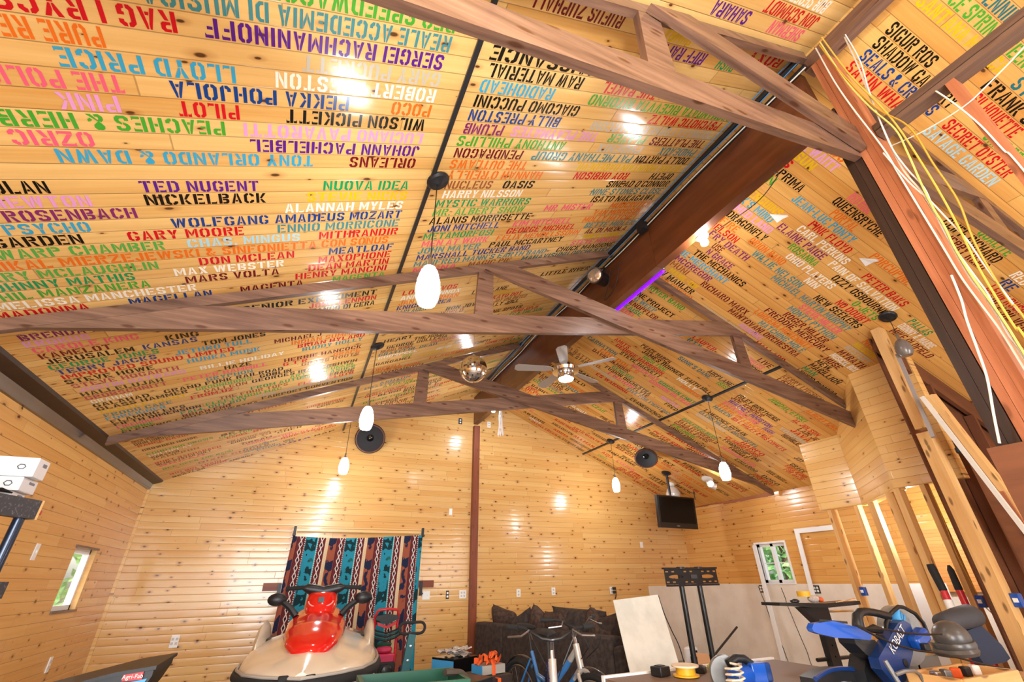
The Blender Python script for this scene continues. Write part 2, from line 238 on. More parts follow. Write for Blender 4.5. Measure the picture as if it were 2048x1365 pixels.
NAMES = """\
R | -22 | 331 | 353 | T | ENNIE
R | -21 | 317 | 381 | g | CE SPRINGSTEEN
R | -20 | 386 | 413 | T | STYX
R | -20 | 304 | 375 | y | SANTANA MUSICA
R | -19 | 375 | 452 | k | FRANK SINATRA
R | -18 | 378 | 419 | r | SILHOUETTE
R | -18 | 304 | 342 | k | SIGUR ROS
R | -17 | 407 | 445 | g | SHAR PETS
R | -17 | 305 | 374 | k | SHADOW GALLERY
L | -17 | 255 | 216 | w | BOB SEGER
R | -16 | 305 | 370 | b | SEALS & CROFTS
L | -16 | 258 | 202 | r | JON SCHMIDT
R | -16 | 382 | 444 | r | SECRET OYSTER
R | -15 | 304 | 363 | r | SATIN WHALE
R | -15 | 377 | 444 | a | SAVAGE GARDEN
L | -15 | 196 | 163 | p | SAHARA
L | -15 | 255 | 219 | P | SHERMAN
L | -13 | 261 | 223 | r | ROXY
L | -13 | 111 | 55 | m | RUFUS ZUPHALL
L | -13 | 166 | 143 | y | RUMBA
R | -12 | 476 | 509 | g | QUALITE
L | -12 | 187 | 147 | p | RIFF RAFF
L | -12 | 219 | 201 | G | RUSH
R | -11 | 528 | 562 | w | RED HOT
R | -11 | 451 | 510 | k | CLIFF RICHARD
R | -10 | 531 | 544 | b | RE
L | -11 | 25 | -47 | g | REO SPEEDWAGON
R | -10 | 465 | 511 | m | JERRY REED
L | -10 | 132 | 46 | k | RENAISSANCE
R | -10 | 332 | 358 | o | WEDU
L | -9 | 108 | 48 | k | RAW MATERIAL
L | -9 | 170 | 124 | r | THE RAKEL
L | -10 | 25 | -83 | t | REALE ACCEDEMIA DI MUSICA
R | -9 | 531 | 572 | r | LEON RUSH
R | -9 | 327 | 360 | l | E WAITT
L | -8 | 93 | 47 | c | RADIOHEAD
L | -9 | 24 | -67 | p | SERGEI RACHMANINOFF
L | -9 | -75 | -119 | r | RAG I RYCS
L | -8 | 275 | 120 | g | RACCOMANDATA RICEVVTA RITORNO
R | -8 | 535 | 593 | m | QUICKSILVER
R | -8 | 386 | 409 | P | RED ROSE
R | -8 | 329 | 347 | y | SUN
L | -8 | -96 | -136 | o | PURE REGGAE
L | -7 | 258 | 180 | r | PSYCHOTIC WALTZ
L | -8 | 25 | -35 | s | GARY PUCKETT
L | -7 | 117 | 47 | k | GIACOMO PUCCINI
R | -7 | 381 | 433 | k | QUEENSRYCHE
R | -7 | 326 | 333 | r | S
L | -7 | -59 | -110 | c | LLOYD PRICE
L | -6 | 108 | 47 | b | BILLY PRESTON
L | -7 | 25 | -45 | w | ROBERT PRESTON
L | -6 | 261 | 134 | s | PREMIATA FORNERIA MARCONI
R | -6 | 389 | 415 | o | PORTAL
L | -6 | -95 | -135 | P | THE POLICE
R | -6 | 331 | 356 | k | PRIMA
L | -5 | 72 | 47 | u | PLUMB
L | -6 | -15 | -81 | b | PEKKA POHJOLA
L | -5 | 145 | 78 | l | THE PLAYMATES
L | -6 | 25 | 5 | o | POCO
L | -5 | 259 | 198 | m | THE PLATTERS
L | -5 | 192 | 156 | L | PLAYER
R | -5 | 446 | 492 | o | PORCUPINE
R | -5 | 357 | 424 | c | JEAN-LUC PONTY
R | -5 | 329 | 335 | g | N
L | -5 | -98 | -115 | l | PINK
L | -5 | -59 | -80 | r | PILOT
L | -4 | 196 | 152 | s | PHOENIX
L | -4 | 123 | 46 | g | ANTHONY PHILLIPS
L | -4 | 259 | 216 | t | PHIDEAUX
L | -5 | 24 | -41 | k | WILSON PICKETT
R | -4 | 386 | 431 | r | PINK FLOYD
L | -4 | -65 | -133 | g | PEACHES & HERB
L | -3 | 94 | 47 | m | PENDRAGON
L | -3 | 193 | 102 | t | PAT METHANY GROUP
L | -4 | 25 | -58 | l | LUCIANO PAVAROTTI
L | -3 | 259 | 197 | k | DOLLY PARTON
R | -3 | 461 | 512 | r | PETER BAKS
R | -3 | 383 | 440 | w | CARL PERKINS
L | -3 | -110 | -133 | P | OZRIC
R | -3 | 328 | 362 | y | ENGUINS
L | -3 | 25 | -56 | p | JOHANN PACHELBEL
L | -2 | 102 | 47 | o | THE OUTLAWS
L | -2 | 258 | 144 | y | OZARK MOUNTAIN DAREDEVIL
R | -2 | 531 | 556 | G | PALLAS
R | -2 | 431 | 512 | w | PAIN OF SALVATION
R | -2 | 370 | 423 | u | ELAINE PAIGE
L | -2 | -29 | -123 | c | TONY ORLANDO & DAWN
R | -2 | 328 | 362 | c | K'S MIND
L | -2 | 25 | -11 | m | ORLEANS
L | -1 | 119 | 48 | o | HANNAH O'REILLY
L | -1 | 204 | 149 | r | ROY ORBISON
L | -1 | 258 | 231 | k | OPETH
R | -1 | 531 | 574 | w | DONNY & MARIE
R | -1 | 446 | 511 | k | OZZY OSBOURNE
R | -1 | 330 | 370 | l | MED LAND
R | -1 | 393 | 425 | g | ROSANNA
R | 0 | 533 | 585 | m | MIKE OLDFIELD
R | 0 | 483 | 513 | g | O-JETS
R | 0 | 400 | 456 | w | OHIO PLAYERS
L | 0 | -152 | -131 | k | NOLAN
L | 0 | -101 | -54 | p | TED NUGENT
R | 0 | 330 | 373 | k | DRAGONFLY
L | 0 | -23 | 25 | G | NUOVA IDEA
L | 0 | 49 | 83 | B | NUCLEUS
L | 0 | 92 | 117 | k | OASIS
L | 0 | 189 | 262 | k | SINEAD O'CONNOR
R | 1 | 473 | 512 | r | NO DOUBT
R | 1 | 433 | 447 | w | NIN
L | 1 | -151 | -120 | l | NEWTON
R | 1 | 364 | 405 | o | ORION BAND
L | 1 | -101 | -51 | k | NICKELBACK
R | 1 | 330 | 349 | o | FIRE
L | 1 | 50 | 111 | w | HARRY NILSSON
L | 1 | -31 | 26 | y | STEVIE NICKS
L | 1 | 178 | 262 | t | NINE STONES CLOSE
R | 2 | 456 | 513 | k | NEW SEEKERS
R | 2 | 377 | 437 | t | WILLIE NELSON
L | 2 | -150 | -106 | u | ROSENBACH
R | 2 | 326 | 357 | r | NELSON
L | 2 | -42 | 25 | w | ALANNAH MYLES
L | 2 | 48 | 123 | G | MYSTIC WARRIORS
L | 2 | 185 | 260 | k | ISATO NAKAGAWA
R | 3 | 411 | 511 | t | MICHAEL MARTIN MURPHY
R | 3 | 532 | 551 | o | NEU
L | 3 | -153 | -125 | c | PSYCHO
R | 3 | 333 | 379 | u | FRY DEATH
L | 3 | -94 | 26 | b | WOLFGANG AMADEUS MOZART
L | 3 | 48 | 122 | L | MR. ALBERT SHOW
L | 3 | 142 | 191 | P | MR. MISTER
R | 4 | 531 | 559 | y | NILSSON
L | 3 | 213 | 264 | o | MUDCRUTCH
R | 4 | 457 | 509 | P | STEVE MILLER
L | 4 | -160 | -130 | k | GARDEN
L | 4 | -113 | -63 | r | GARY MOORE
R | 4 | 345 | 356 | m | USE
L | 4 | -46 | 26 | t | ENNIO MORRICONE
R | 5 | 530 | 562 | s | MYSTERY
L | 4 | 48 | 133 | k | ALANIS MORRISETTE
L | 4 | 200 | 259 | o | VAN MORRISON
L | 5 | -162 | -100 | L | WARP CHAMBER
R | 5 | 452 | 513 | t | MONTY PYTHON
R | 5 | 346 | 377 | u | N GRACE
L | 5 | -90 | -34 | a | CHAS. MINGUS
L | 5 | -23 | 27 | r | MITHRANDIR
L | 5 | 49 | 108 | b | JONI MITCHELL
L | 5 | 121 | 180 | P | KIM MITCHELL
L | 5 | 194 | 261 | o | MOLLY HATCHET
R | 6 | 532 | 566 | m | MYRATH
R | 6 | 456 | 513 | m | ROGER MILLER
R | 6 | 338 | 401 | k | THE MECHANICS
L | 6 | -169 | 22 | o | MIKAL MIERZEJEWSKI & SINFONIETTA CON SONUS
R | 7 | 532 | 567 | w | MUSICAL BOX
L | 6 | 48 | 106 | G | METAMORFOSI
L | 6 | 202 | 265 | t | BETTE MIDLER
L | 6 | 119 | 190 | r | GEORGE MICHAEL
L | 7 | -181 | -106 | L | TERRY MCLAUGHLIN
R | 7 | 440 | 525 | m | FREDDIE MERCURY
L | 7 | -87 | -37 | r | DON MCLEAN
R | 7 | 330 | 387 | c | IE MERCHANT
L | 7 | -16 | 27 | b | MEATLOAF
L | 7 | 49 | 105 | P | MEN AT WORK
L | 7 | 113 | 201 | o | FELIX MENDELSSOHN
R | 8 | 533 | 555 | m | MUSE
L | 8 | -177 | -118 | G | JOHNNY MATHIS
L | 7 | 209 | 262 | m | AL DI MEOLA
R | 8 | 435 | 512 | o | LOREENA MCKENNITT
L | 8 | -100 | -43 | w | MAX WEBSTER
R | 8 | 330 | 374 | u | MCGREGOR
L | 8 | -22 | 27 | r | MAXOPHONE
L | 8 | 48 | 101 | t | JOHN MAYER
L | 8 | 110 | 187 | k | PAUL MCCARTNEY
L | 8 | 212 | 261 | y | MELANIE
R | 9 | 532 | 550 | k | MEW
L | 9 | -178 | -113 | g | PHIL MANZANERA
R | 9 | 450 | 512 | t | MATCHING MOLE
R | 9 | 371 | 432 | m | RICHARD MARX
R | 9 | 331 | 352 | B | MUNI
L | 9 | -96 | -46 | m | MARS VOLTA
R | 10 | 533 | 576 | k | MARILLION
L | 9 | -28 | 27 | r | DEAN MARTIN
L | 9 | 49 | 155 | b | MARSHALL TUCKER BAND
L | 9 | 203 | 263 | P | STEVE MORSE
L | 10 | -178 | -92 | w | MELISSA MANCHESTER
R | 10 | 417 | 514 | m | MANTOVANI ORCHESTRA
R | 10 | 336 | 372 | y | MANIL-OW
L | 10 | -36 | 27 | r | HENRY MANCINI
R | 11 | 533 | 551 | G | MAN
R | 11 | 440 | 470 | l | MANDOKI
L | 11 | -181 | -144 | r | MADONNA
L | 10 | 49 | 178 | t | MANFRED MANN'S EARTH BAND
L | 11 | -126 | -85 | b | MAGELLAN
L | 10 | 191 | 265 | k | CHUCK MANGIONE
R | 11 | 333 | 374 | k | V MAHLER
L | 11 | -69 | -31 | m | MAGENTA
R | 12 | 532 | 591 | k | LYNYRD SKYNYRD
L | 11 | -11 | 27 | L | MAGENTA
L | 11 | 50 | 88 | P | MAGNA
L | 11 | 100 | 143 | B | MAGIC PIE
L | 12 | -179 | -57 | G | LONDON SYMPHONY ORCHESTRA
R | 12 | 471 | 513 | r | MALLARD
L | 11 | 155 | 267 | T | MAHAVISHNU ORCHESTRA
R | 12 | 396 | 449 | s | LUNATIC SOUL
R | 12 | 334 | 379 | o | R'S FRIEND
L | 12 | -15 | 27 | o | FUNESTAR
L | 12 | 49 | 100 | k | LOST WORLD
L | 12 | 135 | 211 | P | LOVIN' SPOONFUL
L | 12 | 243 | 268 | m | LULU
R | 14 | 533 | 592 | B | KERRY LIVGREN
R | 14 | 495 | 514 | m | LIVE
R | 14 | 337 | 384 | g | RIVER BAND
R | 15 | 534 | 575 | m | LIFESIGNS
L | 14 | -70 | 25 | k | SENIOR EXPERIMENT
R | 15 | 484 | 510 | P | LOVELESS
L | 14 | -181 | -137 | u | BRENDA LEE
L | 15 | 49 | 101 | r | LOS BRAVOS
R | 16 | 334 | 384 | k | NE PROJECT
L | 15 | 197 | 263 | k | LITTLE RIVER
L | 15 | -26 | 26 | r | JOHN LENNON
L | 15 | -182 | -153 | l | KROKUS
R | 16 | 494 | 515 | k | RSOME
L | 16 | 49 | 107 | w | ANNIE LENNOX
R | 17 | 422 | 454 | r | LAUPER
R | 17 | 336 | 365 | t | G WEEP
L | 16 | -24 | 26 | k | BANCO DI CERA
L | 16 | -181 | -131 | P | CAROLE KING
L | 17 | 49 | 108 | o | JAN AKKERMAN
R | 17 | 600 | 651 | o | ALBERT KING
L | 17 | -118 | -99 | k | KING
R | 18 | 421 | 440 | T | RTY
L | 17 | 123 | 164 | k | LANA LANE
R | 18 | 335 | 374 | m | KNOPFLER
L | 17 | -181 | -147 | m | KAMELOT
L | 18 | -132 | -101 | b | KANSAS
L | 18 | 49 | 103 | b | KNIGHT AREA
L | 18 | 151 | 175 | y | LABELLE
R | 19 | 559 | 619 | g | JORDAL ETSKI
R | 19 | 334 | 358 | G | KAISE
L | 19 | -182 | -125 | G | GEORGE JONES
L | 19 | 49 | 80 | T | KARFAGEN
R | 20 | 609 | 652 | r | AL JOLSON
R | 20 | 336 | 365 | P | KEEL JO
L | 19 | -99 | -57 | k | TOM JONES
L | 19 | 154 | 190 | r | KAYO DOT
L | 18 | -181 | -137 | k | JERUSALEM
R | 21 | 628 | 661 | m | LAIR JE
L | 20 | -117 | -67 | c | JETHRO TULL
L | 20 | 103 | 139 | k | BON JOVI
L | 20 | 159 | 201 | B | JOY UNLIMITED
L | 20 | -181 | -128 | b | TERRY JACKS
R | 21 | 337 | 363 | m | JULIAN
R | 21 | 477 | 515 | k | AIRPLANE
R | 22 | 626 | 657 | r | JAVA
L | 21 | 99 | 125 | B | WORLD
R | 22 | 534 | 602 | k | ISLEY BROTHERS
L | 21 | 153 | 195 | k | BILLY JOEL
L | 21 | -181 | -80 | r | IMPROVED SOUND LIMITED
L | 21 | -51 | -14 | m | MICHAEL J
R | 22 | 500 | 515 | g | ISIS
R | 22 | 437 | 488 | T | SUNR'S DANE
R | 23 | 615 | 659 | s | YOSHIMI
L | 22 | -182 | -133 | k | STEVE HOWE
R | 23 | 533 | 585 | m | JOE KINDER
L | 22 | -38 | 22 | o | INDIAN SUMMER
L | 22 | -112 | -62 | c | HUNKA MUNK
R | 24 | 392 | 437 | k | PEACE MARCH
R | 24 | 536 | 609 | p | WHITNEY HOUSTON
L | 23 | 166 | 208 | k | INK SPOTS
L | 23 | -181 | -119 | d | STEVE HOGARTH
L | 23 | -33 | 26 | r | BRIAN HYLAND
R | 24 | 630 | 659 | k | HUMBLE
R | 25 | 400 | 465 | k | JAMES HORNER
R | 25 | 606 | 622 | p | HUSH
L | 24 | 198 | 236 | r | JANIS JOPLIN
L | 24 | -106 | -44 | w | BILLIE HOLIDAY
L | 24 | -180 | -116 | l | JUSTIN HAYWARD
R | 25 | 535 | 595 | P | STYX HOLLAND
L | 24 | -29 | 25 | t | BUDDY HOLLY
R | 25 | 471 | 513 | k | FAITH HILL
R | 26 | 408 | 445 | g | HIGH TIDE
R | 26 | 603 | 629 | o | HUNTER
L | 25 | -90 | -70 | k | HAZE
R | 26 | 362 | 385 | r | AMITS
L | 25 | -181 | -132 | K | HALLELUJAH
L | 25 | 198 | 247 | G | KC & THE SUN
R | 26 | 535 | 601 | o | STEVE HILLAGE
R | 26 | 465 | 495 | w | HOLLY
L | 26 | -120 | -58 | P | PETER HAMMILL
R | 27 | 370 | 447 | r | GEORGE HARRISON
R | 27 | 568 | 663 | r | BILL HALEY & HIS COMETS
L | 26 | 49 | 80 | k | HEART
L | 26 | -181 | -131 | d | GROBSCHNITT
R | 27 | 535 | 564 | T | HAKEN
L | 26 | -44 | 26 | m | HERBIE HANCOCK
R | 27 | 479 | 514 | o | HAIRCUT
R | 27 | 683 | 697 | k | JOY
L | 27 | -105 | -70 | t | GRYPHON
R | 28 | 383 | 449 | k | STEVE HACKETT
L | 27 | -180 | -155 | w | GRAHAM
L | 27 | -45 | -24 | r | G T R
L | 27 | 0 | 26 | o | GRAPE
L | 27 | 84 | 130 | k | THE HOLLIES
L | 28 | 55 | 126 | k | GEORGE GULLEZIA
L | 28 | -136 | -45 | k | GRAND FUNK RAILROAD
R | 29 | 409 | 452 | P | GREEN DAY
L | 29 | 50 | 86 | m | MICHAEL HEDGES
R | 29 | 535 | 609 | k | LAWRENCE GOWAN
L | 29 | -181 | -121 | k | GLASS HAMMER
R | 29 | 336 | 382 | T | CARNATION
L | 28 | -29 | 26 | B | GRASS ROOTS
R | 29 | 695 | 722 | k | GRACE
R | 29 | 455 | 516 | G | GORDIAN KNOT
L | 29 | -115 | -72 | L | GROUNDHOGS
R | 30 | 534 | 639 | T | GLENN MILLER ORCHESTRA
L | 30 | 49 | 118 | T | GRATEFUL DEAD
L | 29 | -65 | -38 | k | GOBLIN
L | 30 | -181 | -123 | y | GENTLE GIANT
R | 30 | 362 | 425 | o | GOO DOLLS
R | 30 | 696 | 734 | r | FREE BAND
R | 30 | 446 | 516 | P | GORDON GILTRAP
R | 31 | 620 | 661 | r | HARPO
L | 31 | 50 | 96 | w | GODSPELL
L | 28 | -181 | -146 | k | GALAHAD
R | 31 | 355 | 416 | m | DAVID GILMOUR
R | 31 | 536 | 588 | s | GREEN TRAILS
L | 29 | 108 | 147 | d | GOLDEN EARRING
R | 31 | 703 | 738 | r | FOR DAZE
L | 30 | -72 | 26 | k | GEORGES IRA GERSHWIN
L | 30 | -110 | -76 | B | GALLEON
L | 31 | -181 | -135 | t | FROGG CAFE
L | 32 | 80 | 92 | L | GALE
R | 32 | 394 | 429 | G | GENESIS
R | 32 | 600 | 661 | r | CLAUDIO GABIS
L | 31 | -121 | -88 | r | FROM.UZ
R | 32 | 480 | 510 | l | GENTLE
L | 31 | -39 | 25 | g | ART GARFUNKEL
L | 31 | 143 | 156 | k | HUMBLE
R | 33 | 388 | 467 | k | FUSION ORCHESTRA
R | 33 | 603 | 672 | k | FRIENDSHIP FINE
L | 32 | -182 | -141 | c | FOREIGNER
L | 33 | 50 | 93 | k | GARGAMEL
L | 32 | 122 | 142 | w | ANDY GIBB
L | 32 | -74 | 26 | G | FROM AUTUMN TO ASHES
R | 34 | 623 | 657 | k | FUGHAT
R | 33 | 494 | 515 | k | FRED
L | 33 | -181 | -128 | k | FLAMING LIPS
R | 34 | 399 | 442 | P | FUSION
L | 33 | -101 | -41 | B | THE FOUR TOPS
R | 34 | 534 | 597 | G | DAN FOGELBERG
R | 34 | 698 | 732 | k | DIXIE DREGS
R | 34 | 330 | 383 | B | O BATTIATO
L | 33 | 105 | 153 | y | FOCUS
L | 33 | 178 | 202 | k | HUMPTY
L | 33 | 0 | 26 | k | FRAME
R | 34 | 444 | 469 | k | FLYTE
R | 35 | 617 | 681 | P | MERMAID TEARS
L | 34 | -113 | -47 | g | FLEETWOOD MAC
L | 34 | -181 | -117 | k | FIFTH DIMENSION
R | 35 | 333 | 371 | K | INK STARE
R | 35 | 535 | 606 | m | ELLA FITZGERALD
L | 34 | -31 | 26 | r | FLOR DE LOTO
L | 34 | 197 | 242 | r | CONNIE FRANCIS
L | 35 | -181 | -148 | P | FIREHOUSE
R | 36 | 652 | 694 | K | EDUARDO
R | 35 | 374 | 414 | s | TH PUNCH
R | 35 | 439 | 515 | T | FIVE FOR FIGHTING
R | 36 | 706 | 739 | K | DORO
L | 35 | -134 | -79 | G | FALL OUT BOY
R | 36 | 534 | 598 | m | GABRIEL FAURE
L | 36 | -180 | -156 | g | EDWINE
L | 35 | -70 | 26 | s | FINE YOUNG CANNIBALS
L | 35 | 48 | 84 | o | FIREBALL
L | 36 | -134 | -94 | m | BRIAN ENO
L | 35 | 120 | 173 | o | FLAGSHIP
L | 35 | 230 | 259 | L | FOX
R | 36 | 389 | 445 | r | ES WARNING
R | 37 | 606 | 646 | o | CELT FLUTE
R | 37 | 698 | 738 | r | ENGELBERT
R | 37 | 537 | 581 | g | FRANKIE
R | 37 | 457 | 515 | k | EVANESCENCE
R | 38 | 635 | 671 | m | EXCHANGE
L | 36 | -66 | 27 | K | FAIRPORT CONVENTION
L | 36 | 49 | 111 | o | FAITH NO MORE
L | 37 | -181 | -70 | k | ELECTRIC LIGHT ORCHESTRA
R | 38 | 695 | 731 | K | EAGLES
R | 38 | 536 | 608 | k | TOMMY EMMANUEL
L | 37 | 213 | 262 | k | FAR CORNER
L | 38 | -182 | -129 | t | DURAN DURAN
L | 37 | 144 | 157 | k | EPICA
L | 38 | -113 | -45 | r | ANTONIN DVORAK
R | 39 | 454 | 518 | r | EDGE OF EARTH
L | 38 | -29 | 26 | m | DOYLE DYKES
L | 39 | 115 | 136 | B | EDGAR WINTER
L | 39 | 48 | 99 | L | FLOWER KINGS
L | 39 | 216 | 267 | r | FOREVER TWELVE
L | 41 | -182 | -161 | m | DREW HENRY
R | 42 | 535 | 596 | r | PETER SOME
R | 43 | 700 | 736 | B | STRUBBS
R | 43 | 534 | 580 | k | DEEP FEELING
R | 43 | 472 | 518 | r | EP PURPLE
L | 42 | -182 | -150 | k | DION DIMUCCI
L | 42 | 48 | 102 | t | ENYA & FRIENDS
R | 44 | 706 | 739 | r | CULT
R | 45 | 432 | 456 | g | CZAR
L | 43 | -181 | -139 | r | DANCE GAVIN
L | 44 | 236 | 262 | L | DONOVAN
L | 44 | -20 | 26 | r | COMMODORES
R | 45 | 330 | 385 | k | LED BLACK D
R | 46 | 494 | 513 | g | CZE
R | 46 | 626 | 661 | k | BARCLAY
R | 47 | 612 | 671 | r | BLACKMORE
L | 45 | 54 | 106 | B | DURUTTI COLUMN
R | 46 | 335 | 378 | m | DEL MARR
L | 45 | -181 | -133 | k | CROWDED HOUSE
L | 45 | -8 | 24 | K | COWARD
R | 47 | 460 | 480 | k | PHIL C
R | 48 | 715 | 740 | k | BOSTON
L | 46 | 53 | 111 | r | DEREK DOMINOS
L | 47 | -181 | -120 | g | COUNTING CROWS
R | 49 | 406 | 441 | w | ARLIGHT
L | 48 | -181 | -141 | w | COLDPLAY
L | 48 | -115 | -81 | g | CLAPTON
L | 49 | -180 | -155 | k | CARAVAN
L | 48 | 251 | 269 | k | DEVO
R | 50 | 328 | 363 | k | Y CASH
R | 50 | 608 | 644 | r | CAMEL LAX
R | 50 | 402 | 434 | k | A CASY
L | 49 | -108 | -85 | r | CAMEL
L | 49 | 54 | 136 | g | DREAM THEATER
L | 50 | -180 | -137 | B | CAMERON
R | 51 | 336 | 355 | r | CURE
R | 52 | 535 | 564 | k | BRETT
R | 53 | 673 | 697 | r | CAR
L | 51 | -109 | -61 | B | COLLECTIVE SOUL
R | 53 | 531 | 571 | k | BACHARACH
R | 53 | 701 | 731 | r | BLUR
L | 52 | -182 | -117 | r | BURT BACHARACH
R | 54 | 650 | 677 | m | BEATLES
R | 54 | 535 | 573 | m | BAY CITY
R | 54 | 484 | 515 | K | ASHADA
L | 52 | -106 | -79 | k | CHICAGO
L | 53 | -54 | -24 | k | CHER
L | 53 | -182 | -128 | k | BLUE OYSTER CULT
R | 55 | 676 | 711 | k | BECK
L | 54 | -181 | -136 | P | BREAD
R | 56 | 452 | 516 | r | ARTS QUINTET
L | 54 | 198 | 241 | r | DISCIPLINE
R | 57 | 418 | 466 | r | BADFINGER
R | 57 | 534 | 595 | k | AQUALUNG
R | 56 | 560 | 617 | K | BEETHOVEN
L | 55 | -90 | -36 | P | CAROLE BAYER
L | 56 | -48 | 3 | P | BUCKLEY
L | 55 | -6 | 24 | B | CLANNAD
R | 58 | 636 | 667 | k | ALLAN
L | 56 | -181 | -145 | g | BEE GEES
L | 56 | -142 | -107 | g | THE BAND
L | 57 | -95 | -55 | t | BLACK SABBATH
R | 59 | 469 | 514 | r | ALLMAN
R | 59 | 533 | 556 | r | ASIA
R | 59 | 421 | 466 | k | ANEKDOTEN
L | 58 | -6 | 24 | r | ALICE COOPER
R | 61 | 471 | 517 | k | ANYONES DAUGHTER
R | 61 | 434 | 466 | r | ADRIA
L | 59 | -48 | -32 | k | ARGENT
L | 59 | 203 | 255 | K | DJAM KARET
R | 61 | 534 | 555 | L | ANGEL
R | 61 | 368 | 413 | k | ABACUS
R | 61 | 584 | 631 | r | AIR BAND
L | 59 | -96 | -58 | t | AEROSMITH
R | 62 | 583 | 632 | r | AIR SUPPLY
L | 60 | -180 | -124 | r | BIG BIG TRAIN
R | 63 | 534 | 590 | k | ALICE IN CHAINS
R | 63 | 628 | 696 | r | ABEL GANZ
L | 61 | -5 | 24 | K | BAP
R | 63 | 394 | 451 | r | ALPHA CREED
L | 61 | -55 | -10 | p | ASIA
L | 62 | -180 | -144 | K | BEATLES
L | 62 | -116 | -86 | k | AMERICA
R | 60 | 604 | 672 | r | ABBA ARENA
L | 61 | -170 | -118 | r | ASIA MINOR
R | 62 | 385 | 410 | w | ADELE
R | 63 | 453 | 512 | k | AL STEWART SONG
R | 38 | 320 | 395 | k | BAD COMPANY
R | 39 | 552 | 640 | k | BE BOP DELUXE
R | 40 | 550 | 645 | r | BLIND GUARDIAN
R | 41 | 327 | 395 | k | BLACKFIELD
R | 41 | 596 | 650 | m | BOOKER T
R | 43 | 331 | 433 | o | BREATHING SPACE
R | 44 | 364 | 398 | t | CAIRO
R | 46 | 540 | 614 | t | CHEAP TRICK
R | 46 | 666 | 700 | m | CIRCA
R | 47 | 338 | 420 | t | CITIZEN CAIN
R | 48 | 332 | 379 | g | COLLAGE
R | 49 | 538 | 626 | k | CRACK THE SKY
R | 50 | 552 | 586 | t | CREAM
R | 50 | 654 | 722 | o | CURVED AIR
R | 51 | 540 | 608 | r | DARYL HALL
R | 52 | 335 | 417 | r | DEPECHE MODE
R | 52 | 603 | 684 | o | DIRE STRAITS
R | 53 | 322 | 404 | o | DIXIE CHICKS
R | 55 | 339 | 441 | r | DOOBIE BROTHERS
R | 56 | 324 | 371 | k | ECHOLYN
R | 57 | 345 | 372 | m | ELOY
R | 57 | 628 | 710 | k | EARTH & FIRE
R | 59 | 339 | 380 | P | EUROPE
R | 59 | 566 | 607 | P | EVERON
R | 61 | 640 | 688 | B | ENCHANT
R | 62 | 313 | 360 | P | ELECTRA
L | 37 | 62 | 116 | m | DOMINICI
L | 38 | 86 | 141 | r | DEADSOUL
L | 39 | -138 | -84 | k | CARPTREE
L | 40 | -128 | -33 | r | CAMPO DI MARTE
L | 40 | 93 | 148 | P | BARONESS
L | 41 | 66 | 107 | t | ASHTON
L | 42 | 141 | 175 | r | ARENA
L | 43 | -122 | -67 | B | ANATHEMA
L | 43 | 73 | 114 | g | AYREON
L | 44 | 104 | 165 | g | AMPLIFIER
L | 46 | 137 | 212 | B | BAD COMPANY
L | 47 | -112 | -24 | k | BE BOP DELUXE
L | 47 | 72 | 167 | k | BLIND GUARDIAN
L | 48 | -70 | -2 | K | BLACKFIELD
L | 48 | 110 | 164 | k | BOOKER T
L | 49 | -80 | 18 | r | BREATHING SPACE
L | 49 | 161 | 195 | r | CAIRO
L | 50 | 102 | 177 | K | CHEAP TRICK
L | 51 | 74 | 108 | K | CIRCA
L | 52 | -72 | 10 | B | CITIZEN CAIN
L | 52 | 62 | 110 | m | COLLAGE
L | 53 | 90 | 179 | k | CRACK THE SKY
L | 54 | -95 | -61 | m | CREAM
L | 54 | 59 | 127 | r | CURVED AIR
L | 55 | 85 | 153 | g | DARYL HALL
L | 56 | 106 | 188 | r | DEPECHE MODE
L | 57 | -50 | 18 | r | DIRE STRAITS
L | 58 | -147 | -65 | B | DIXIE CHICKS
L | 58 | 81 | 183 | r | DOOBIE BROTHERS
L | 60 | -81 | -34 | t | ECHOLYN
L | 60 | 95 | 122 | t | ELOY
L | 61 | 61 | 143 | P | EARTH & FIRE
"""

